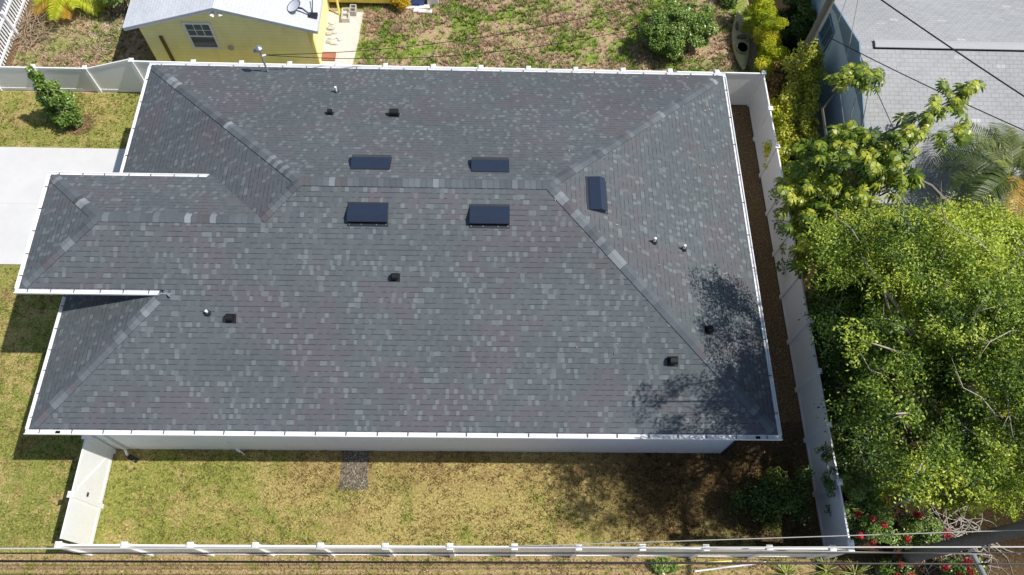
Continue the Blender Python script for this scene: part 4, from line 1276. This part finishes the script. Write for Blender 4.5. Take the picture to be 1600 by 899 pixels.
# umbrella tree: rosettes of drooping leaflets
def rosettes(C, rad, nl=11):
    Vs, Ts = [], []
    for c in C:
        tl = rng.normal(size=2) * .22
        nrm = unit(np.array([tl[0], tl[1], 1.0]))
        x = unit(np.cross(nrm, [0.3, 1, 0])); y = np.cross(nrm, x)
        tb = rng.normal(.44, .2); R_ = rad * rng.uniform(.75, 1.25); a0 = rng.uniform(0, 6.28)
        for k in range(nl):
            a = a0 + 6.283 * k / nl + rng.normal() * .1
            o = x * math.cos(a) + y * math.sin(a); s_ = -x * math.sin(a) + y * math.cos(a)
            p0 = c + o * R_ * .12; p1 = c + o * R_ * .6 - nrm * R_ * .12; p2 = c + o * R_ * .92 - nrm * R_ * rng.uniform(.45, .8)
            w0, w1, w2 = R_ * .04, R_ * .15, R_ * .075
            q = [p0 - s_ * w0, p0 + s_ * w0, p1 + s_ * w1, p1 - s_ * w1]
            q2 = [p1 - s_ * w1, p1 + s_ * w1, p2 + s_ * w2, p2 - s_ * w2]
            Vs += q + q2; tt = tb + rng.normal() * .15; Ts += [tt + .08, tt - .06]
    return np.array(Vs), np.array(Ts)
um_base = Vector((10.3, 11.0, 0))
um = empty('umbrella_tree', um_base, 'umbrella tree with rosettes of drooping glossy leaflets, its branches reaching over the grey roof', 'tree')
blobs = [((1335, 235), 5.2, 60, 30, 34), ((1265, 265), 4.2, 38, 50, 34), ((1300, 330), 4.0, 55, 45, 44), ((1385, 235), 5.4, 40, 30, 22), ((1255, 350), 3.4, 25, 45, 22),
         ((1375, 285), 4.9, 40, 22, 18), ((1350, 390), 3.8, 60, 28, 22), ((1440, 205), 5.9, 40, 30, 13), ((1490, 155), 6.1, 32, 26, 9), ((1345, 118), 5.4, 38, 18, 18), ((1320, 205), 5.0, 30, 14, 10),
         ((1505, 205), 5.8, 14, 14, 5), ((1420, 280), 5.2, 22, 10, 6), ((1310, 125), 5.2, 12, 8, 4)]
blobs += [((1515, 140), 6.1, 18, 18, 6), ((1462, 178), 6.0, 26, 18, 5), ((1415, 225), 5.7, 26, 20, 5), ((1360, 125), 5.5, 24, 14, 6), ((1400, 265), 5.0, 20, 12, 6), ((1240, 300), 3.6, 22, 40, 14), ((1290, 390), 3.2, 50, 40, 26), ((1320, 300), 4.6, 50, 40, 22)]
RC, tipsU = [], []
for (px, py), z, sx, sy, n in blobs:
    p0 = at(px, py, z); tipsU.append(p0)
    for k in range(int(n * 1.9)):
        g = np.clip(rng.normal(size=2), -1.6, 1.6) * .55
        zz = z + rng.normal() * .35
        q = at(px + g[0] * sx, py + g[1] * sy, zz); RC.append(np.array(q))
V, T = rosettes(RC, .235); np_mesh('crown', V, 4, M['leaf_umbrella'], um, T)
mb = MB(); limbs(mb, um_base, (10.4, 11.3, 2.6), tipsU, .12)
bp = [um_base + Vector((.1, .2, 2.4)), at(1370, 215, 5.0), at(1440, 180, 5.6), at(1500, 150, 5.9)]
mb.tube(bp, [.06, .05, .035, .015], 7)
bp = [at(1482, 318, 4.6), at(1455, 290, 5.0), at(1430, 278, 5.1), at(1390, 275, 5.0)]
mb.tube(bp, [.05, .045, .035, .02], 7)
mb.tube([um_base + Vector((0, .3, 2.4)), at(1285, 170, 3.4), at(1310, 140, 4.6)], [.06, .045, .02], 7)
mb.build('trunk', M['bark'], um, smooth=True)

# palms
def palm(name, label, base, h, nf, fl, mat, r=.12, orange=(), cat='palm tree'):
    ro = empty(name, base, label, cat)
    b = Vector(base); top = b + Z_ * h
    mb = MB(); mb.tube([b - Z_ * .05, b.lerp(top, .5) + Vector((.05, .03, 0)), top], [r, r * .85, r * .8], 10); mb.build('trunk', M['bark'], ro)
    for i in range(nf):
        a = 6.283 * i / nf * 1.0 + random.uniform(-.2, .2); el = random.uniform(.35, 1.1)
        o = Vector((math.cos(a), math.sin(a), 0)); L = fl * random.uniform(.8, 1.1)
        pts = []
        for k in range(15):
            t_ = k / 14
            pts.append(top + o * (L * t_ * math.cos(el * (1 - t_ * .8))) + Z_ * (L * (math.sin(el) * t_ - .75 * t_ * t_)))
        Vs, Ts = [], []
        tb = random.gauss(.5, .18)
        sd_ = Vector((-o.y, o.x, 0))
        for k in range(14):
            w_ = .012 * (1 - k / 15) + .003
            Vs += [pts[k] - sd_ * w_, pts[k] + sd_ * w_, pts[k + 1] + sd_ * w_ * .8, pts[k + 1] - sd_ * w_ * .8]; Ts.append(tb + .2)
            for m in range(3):
                f = (k + m / 3) / 14
                if f < .12: continue
                pp = pts[k].lerp(pts[k + 1], m / 3); dr = (pts[k + 1] - pts[k]).normalized()
                ll = L * .30 * math.sin(math.pi * (0.15 + .8 * f)) ** .7 + .05
                for s_ in (-1, 1):
                    dl = (sd_ * s_ * .85 + dr * .55 + Z_ * (.25 - random.uniform(0, .25))).normalized()
                    e1 = pp + dl * ll * .55; e2 = pp + dl * ll + Z_ * (-ll * .22)
                    n_ = dr * .014
                    Vs += [pp - n_, pp + n_, e1 + n_ * 1.4, e1 - n_ * 1.4, e1 - n_ * 1.4, e1 + n_ * 1.4, e2 + n_ * .2, e2 - n_ * .2]
                    q = tb + random.gauss(0, .1); Ts += [q, q]
        np_mesh('frond', np.array([tuple(v) for v in Vs]), 4, M['leaf_orange'] if i in orange else M[mat], ro, np.array(Ts))
    return ro
pb = at(1575, 262, 4.6)
palm('palm_tree', 'feathery palm at the right edge with one orange frond, before the grey roof', (pb.x + .2, pb.y - .1, 0), 4.3, 22, 2.3, 'leaf_palm', orange=(16, 17))
pb2 = at(100, -22, 1.0)
palm('palm_tree', 'low yellowing palm clump at the top left edge', (pb2.x, pb2.y, 0), .7, 14, 1.5, 'leaf_gold', .12, orange=(2, 9, 11))

def shrub(name, label, c, r, n, per, L, W, leaf, cat='shrub', size=(.22, .38), stems=True, push=.22, **kw):
    base = (c[0], c[1], 0)
    ro = empty(name, base, label, cat)
    cs = shell_points(n, c, r, lo=.3, bottom=-.6, seed_push=push)
    V, T = crown(cs, rng.uniform(size[0], size[1], n), per, L, W, **kw)
    np_mesh('foliage', V, 4, M[leaf], ro, T)
    if stems:
        mb = MB()
        for i in range(min(n, 9)):
            t_ = Vector(cs[i]); b = Vector((c[0] + random.uniform(-.1, .1), c[1] + random.uniform(-.1, .1), 0))
            mb.tube([b, b.lerp(t_, .5) + Z_ * .15, t_], [.025, .018, .006], 6)
        mb.build('stem', M['bark'], ro)
    return ro
# front yard young tree (narrow cone)
cs, ss = [], []
for k in range(64):
    t_ = random.random() ** .9
    rr = (.62 * (1 - t_) ** .9 + .04) * (1.0 if t_ > .12 else .75)
    a = random.uniform(0, 6.28)
    cs.append((-17.43 + math.cos(a) * rr * random.random() ** .4, 16.59 + math.sin(a) * rr * random.random() ** .4, .25 + t_ * 2.7)); ss.append(.28 * (1 - t_) + .10)
tree('young_tree', 'narrow conical young tree alone on the lawn at the upper left', (-17.43, 16.59, 0), (-17.42, 16.62, 1.4), np.array(cs), np.array(ss), 85, .13, .065, 'leaf_gloss', 'bark_pale', .035, 12, tintbase=.42, tintvar=.12, flat=.9)
mb = MB(); n = 22
ring = [(-17.1 + .62 * math.cos(6.2832 * k / n) * random.uniform(.85, 1.1), 16.45 + .5 * math.sin(6.2832 * k / n) * random.uniform(.85, 1.1), .012) for k in range(n)]
mb.face(ring); tag(mb.build('soil_patch', M['soil_ground'], None, origin=(-17.1, 16.5, 0)), kind='structure')

q = at(1080, 48, .9)
shrub('rounded_shrub', 'large rounded glossy green shrub at the top, left of the kayak', (q.x - .42, q.y + .15, .95), (1.45, 1.35, .95), 78, 260, .11, .055, 'leaf_gloss', tintbase=.55, tintvar=.15)
q = at(1192, 85, 1.2)
shrub('golden_bush', 'yellow green feathery bush between the kayak and the utility pole', (q.x + .36, q.y + .1, 1.0), (.42, 1.15, .95), 52, 170, .19, .022, 'leaf_gold', size=(.16, .40), push=.5, tintbase=.6, tintvar=.2, up=.6, droop=.5)
q = at(1190, 15, 1.6)
shrub('golden_bush', 'lighter green feathery bush at the top edge right of the kayak', (q.x + .22, q.y + .1, 1.1), (.42, 1.15, 1.0), 46, 170, .18, .025, 'leaf_gold', size=(.16, .40), push=.5, tintbase=.38, tintvar=.15, up=.6, droop=.5)
q = at(1250, 25, 1.4)
shrub('dark_shrub', 'dark green shrub at the top edge left of the vine covered pole', (q.x, q.y, 1.2), (.75, 1.0, 1.2), 34, 260, .11, .055, 'leaf_dark', tintbase=.6, tintvar=.2)
q = at(1150, 30, .4)
shrub('dark_shrub', 'low dark shrub beyond the far end of the kayak', (q.x + .1, q.y + 1.6, .5), (.5, .5, .55), 14, 200, .1, .05, 'leaf_dark', tintbase=.6)
# vines on and around the pole
def vine(label, pts, n, leaf, rad, per=60, L=.12, W=.06, z=(0, 0), tb=.5):
    base = pts[0]
    ro = empty('climbing_vine', (base[0], base[1], 0), label, 'vine')
    cs = []
    for k in range(n):
        t_ = random.random() * (len(pts) - 1); i = min(int(t_), len(pts) - 2)
        p = Vector(pts[i]).lerp(Vector(pts[i + 1]), t_ - i)
        cs.append(np.array(p) + rng.normal(size=3) * rad * .6)
    V, T = crown(np.array(cs), rng.uniform(rad * .6, rad * 1.2, n), per, L, W, tintbase=tb, tintvar=.18, up=.4, flat=1.0)
    np_mesh('foliage', V, 4, M[leaf], ro, T)
    mb = MB(); mb.tube(pts, .025, 6); mb.build('stem', M['bark'], ro)
vine('yellow green vine curtain draped along the outer side of the side fence near the pole', [tuple(at(1230, 240, 1.2)), tuple(at(1235, 190, 1.5)), tuple(at(1250, 140, 1.8)), tuple(at(1262, 95, 2.2))], 95, 'leaf_vine', .32, 100, tb=.5)
vine('green vine thicket between the kayak bushes and the brown pole', [tuple(at(1272, 50, 1.2)), tuple(at(1255, 95, 1.2)), tuple(at(1240, 130, 1.1))], 50, 'leaf_broad', .3, 80, tb=.3)
vine('golden vine spilling down beside the fence below the pole', [tuple(at(1213, 250, 1.0)), tuple(at(1216, 205, 1.2)), tuple(at(1222, 165, 1.4))], 65, 'leaf_gold', .3, 100, tb=.55)
vine('yellow green vine climbing up the brown utility pole', [(10.08, 17.9, .4), (10.08, 17.9, 2.0), (10.08, 17.9, 3.4)], 40, 'leaf_vine', .26, 45, tb=.4)
vine('dry brown vine tangle at the foot of the vine covered pole', [tuple(at(1203, 165, .9)), tuple(at(1212, 140, 1.2)), tuple(at(1225, 110, 1.4))], 40, 'leaf_drybrown', .25, 80, tb=.5)
vine('green vine leaves hanging down in front of the blue wall', [tuple(at(1262, 215, 1.8)), tuple(at(1268, 150, 2.2)), tuple(at(1276, 90, 2.6))], 55, 'leaf_vine', .22, 60, tb=.25)
vine('leafy green vine filling the gap between the fence and the umbrella tree', [tuple(at(1245, 420, 1.0)), tuple(at(1238, 330, 1.2)), tuple(at(1240, 270, 1.4))], 60, 'leaf_broad', .35, 90, tb=.35)
vine('dark creeper hanging over the lower side fence', [tuple(at(1290, 690, 1.9)), tuple(at(1293, 730, 1.9)), tuple(at(1300, 770, 1.8))], 16, 'leaf_dark', .16, 55, .08, .04, tb=.6)
# inside the corner
q = at(1215, 785, .7)
shrub('corner_shrub', 'dark leafy shrub inside the bottom right corner of the fence', (q.x + .15, q.y + .1, .7), (1.35, .95, .65), 40, 150, .10, .05, 'leaf_dark', push=.5, tintbase=.45, tintvar=.28)
shrub('dark_shrub', 'long low band of dark shrubs hugging the outer foot of the side fence', (9.75, 5.2, .7), (.42, 4.3, .75), 70, 230, .1, .05, 'leaf_dark', tintbase=.45, tintvar=.2)
# bougainvillea outside the fence
def bougain(label, px, py, z, r, n, nfl, red=.5):
    q = at(px, py, z)
    ro = shrub('bougainvillea', label, (q.x, q.y, z), r, n, 170, .075, .045, 'leaf_gloss', cat='flowering shrub', tintbase=.42, tintvar=.2, size=(.18, .3))
    k = shell_points(nfl, (q.x, q.y, z + .1), (r[0], r[1], r[2]), lo=.8, bottom=-.1, seed_push=.2)
    for kk in k:
        V, T = crown([kk], [rng.uniform(.08, .15)], 70, .06, .05, tintbase=red, tintvar=.2)
        np_mesh('flower', V, 4, M['petal_red'], ro, T)
bougain('red flowering bougainvillea just outside the fence corner', 1355, 822, 1.0, (.75, .65, .75), 26, 5)
bougain('red flowering bougainvillea left of the bare branches', 1440, 828, .9, (.75, .55, .65), 24, 4)
bougain('bougainvillea with a few red blooms under the dark trees by the fence', 1355, 775, 1.3, (.6, .6, .8), 20, 3)
bougain('low bougainvillea with red blooms at the bottom edge beside the strap leaves', 1405, 892, .45, (.5, .35, .4), 12, 5)
bougain('bright red bougainvillea at the bottom edge beside the steel pipe', 1500, 890, .5, (.55, .35, .4), 12, 5)
# strap-leaf plants on the verge
def strap(label, px, py, n=40, L=.75):
    q = at(px, py, .1)
    ro = empty('strap_leaf_plant', (q.x, q.y, 0), label, 'plant')
    Vs, Ts = [], []
    for k in range(n):
        a = random.uniform(0, 6.283); el = random.uniform(.25, 1.3); o = Vector((math.cos(a), math.sin(a), 0)); s_ = Vector((-o.y, o.x, 0)); ll = L * random.uniform(.6, 1.15)
        prev = Vector((q.x, q.y, .02)); tt = random.gauss(.55, .2)
        for j in range(4):
            e = el - j * .42
            nx = prev + (o * math.cos(e) + Z_ * math.sin(e)) * ll / 4
            w0, w1 = .022 * (1 - j / 4.3), .022 * (1 - (j + 1) / 4.3)
            Vs += [prev - s_ * w0, prev + s_ * w0, nx + s_ * w1, nx - s_ * w1]; Ts.append(tt + j * .05); prev = nx
    np_mesh('leaf_tuft', np.array([tuple(v) for v in Vs]), 4, M['leaf_strap'], ro, np.array(Ts))
    mb = MB(); mb.tube([(q.x, q.y, -.02), (q.x, q.y, .14)], [.06, .04], 8); mb.build('crown_base', M['twig'], ro)
strap('leftmost spiky strap leaf plant at the bottom edge below the fence', 1228, 898)
strap('spiky strap leaf plant at the bottom edge directly below the fence corner', 1290, 892, 46, .8)
strap('spiky strap leaf plant at the bottom edge right of the fence corner', 1335, 897)
strap('smaller spiky strap leaf plant beside the red blooms at the bottom edge', 1372, 895, 26, .6)
q = at(1040, 884, .2)
shrub('low_weed', 'small bright green weed clump just outside the bottom fence', (q.x, q.y, .15), (.5, .16, .16), 14, 70, .1, .06, 'leaf_gloss', tintbase=.6, size=(.1, .18), stems=True)
q = at(628, 6, .4)
shrub('yellow_shrub', 'yellow blossoming shrub between the yellow shed and the blue bin', (q.x, q.y + .1, .4), (.4, .3, .4), 14, 120, .07, .045, 'petal_yellow', size=(.14, .24))
q = at(190, 4, .8)
shrub('rounded_shrub', 'small bright green shrub at the top edge left of the yellow house', (q.x - .1, q.y + .2, 1.3), (.6, .55, .7), 26, 170, .1, .05, 'leaf_gloss', tintbase=.65)

def brush(name, label, c, r, n, mat, L=(.6, 1.3), h=.5, rad=.014, curl=.4):
    mb = MB()
    for k in range(n):
        a = random.uniform(0, 6.283); rr = math.sqrt(random.random())
        p = Vector((c[0] + math.cos(a) * rr * r[0], c[1] + math.sin(a) * rr * r[1], random.uniform(.03, h * (1.1 - rr))))
        b = random.uniform(0, 6.283); ll = random.uniform(*L); pts = [p]; el = random.uniform(-.2, .35)
        for j in range(5):
            b += random.gauss(0, curl); el += random.gauss(-.06, .2)
            nx = pts[-1] + Vector((math.cos(b) * math.cos(el), math.sin(b) * math.cos(el), math.sin(el))) * (ll / 5)
            nx.z = max(nx.z, .02); pts.append(nx)
        r0 = rad * random.uniform(.6, 1.4)
        mb.tube(pts, [r0 * (1 - .13 * j) for j in range(6)], 5)
    return tag(mb.build(name, M[mat], None, origin=(c[0], c[1], 0)), label, 'brush pile')
q = at(56, 42, .2); brush('brush_pile', 'heap of dead brown brush beside the picket fence', (q.x, q.y, 0), (.75, 1.15), 170, 'twig', h=.75)
q = at(1500, 845, .3); brush('brush_pile', 'pile of bare pale branches in the bottom right corner', (q.x, q.y, 0), (1.3, .75), 110, 'bark_pale', (.5, 1.5), .7, .017, .5)
for i, (px, py, dx, dy, lb) in enumerate(((118, 12, .9, -.5, 'dry brown palm frond lying on the bare soil at the top left, nearest the palm'), (135, 8, .7, -.7, 'pale dry stick lying right of the palm at the top left'))):
    q = at(px, py, .05); mb = MB(); mb.tube([(q.x - dx / 2, q.y - dy / 2, .04), (q.x, q.y + .05, .09), (q.x + dx / 2, q.y + dy / 2, .03)], [.03, .025, .012], 6)
    tag(mb.build('dry_frond', M['twig'], None, origin=(q.x, q.y, 0)), lb, 'dead frond')
# white pebbles beside the yellow house
n = 170
q = at(172, 45, 0)
C = np.stack([rng.normal(q.x, .55, n), rng.normal(q.y, .75, n), rng.uniform(.02, .05, n)], 1)
tag(np_mesh('pebbles', leaf_quads(C, np.array([0, 0, 1]) + rng.normal(size=(n, 3)) * .2, .09, .08, .05), 4, M['stone_white'], None, rng.uniform(0, 1, n), origin=(q.x, q.y, 0)), 'white pebbles scattered on the soil left of the yellow house', 'pebbles', kind='stuff')
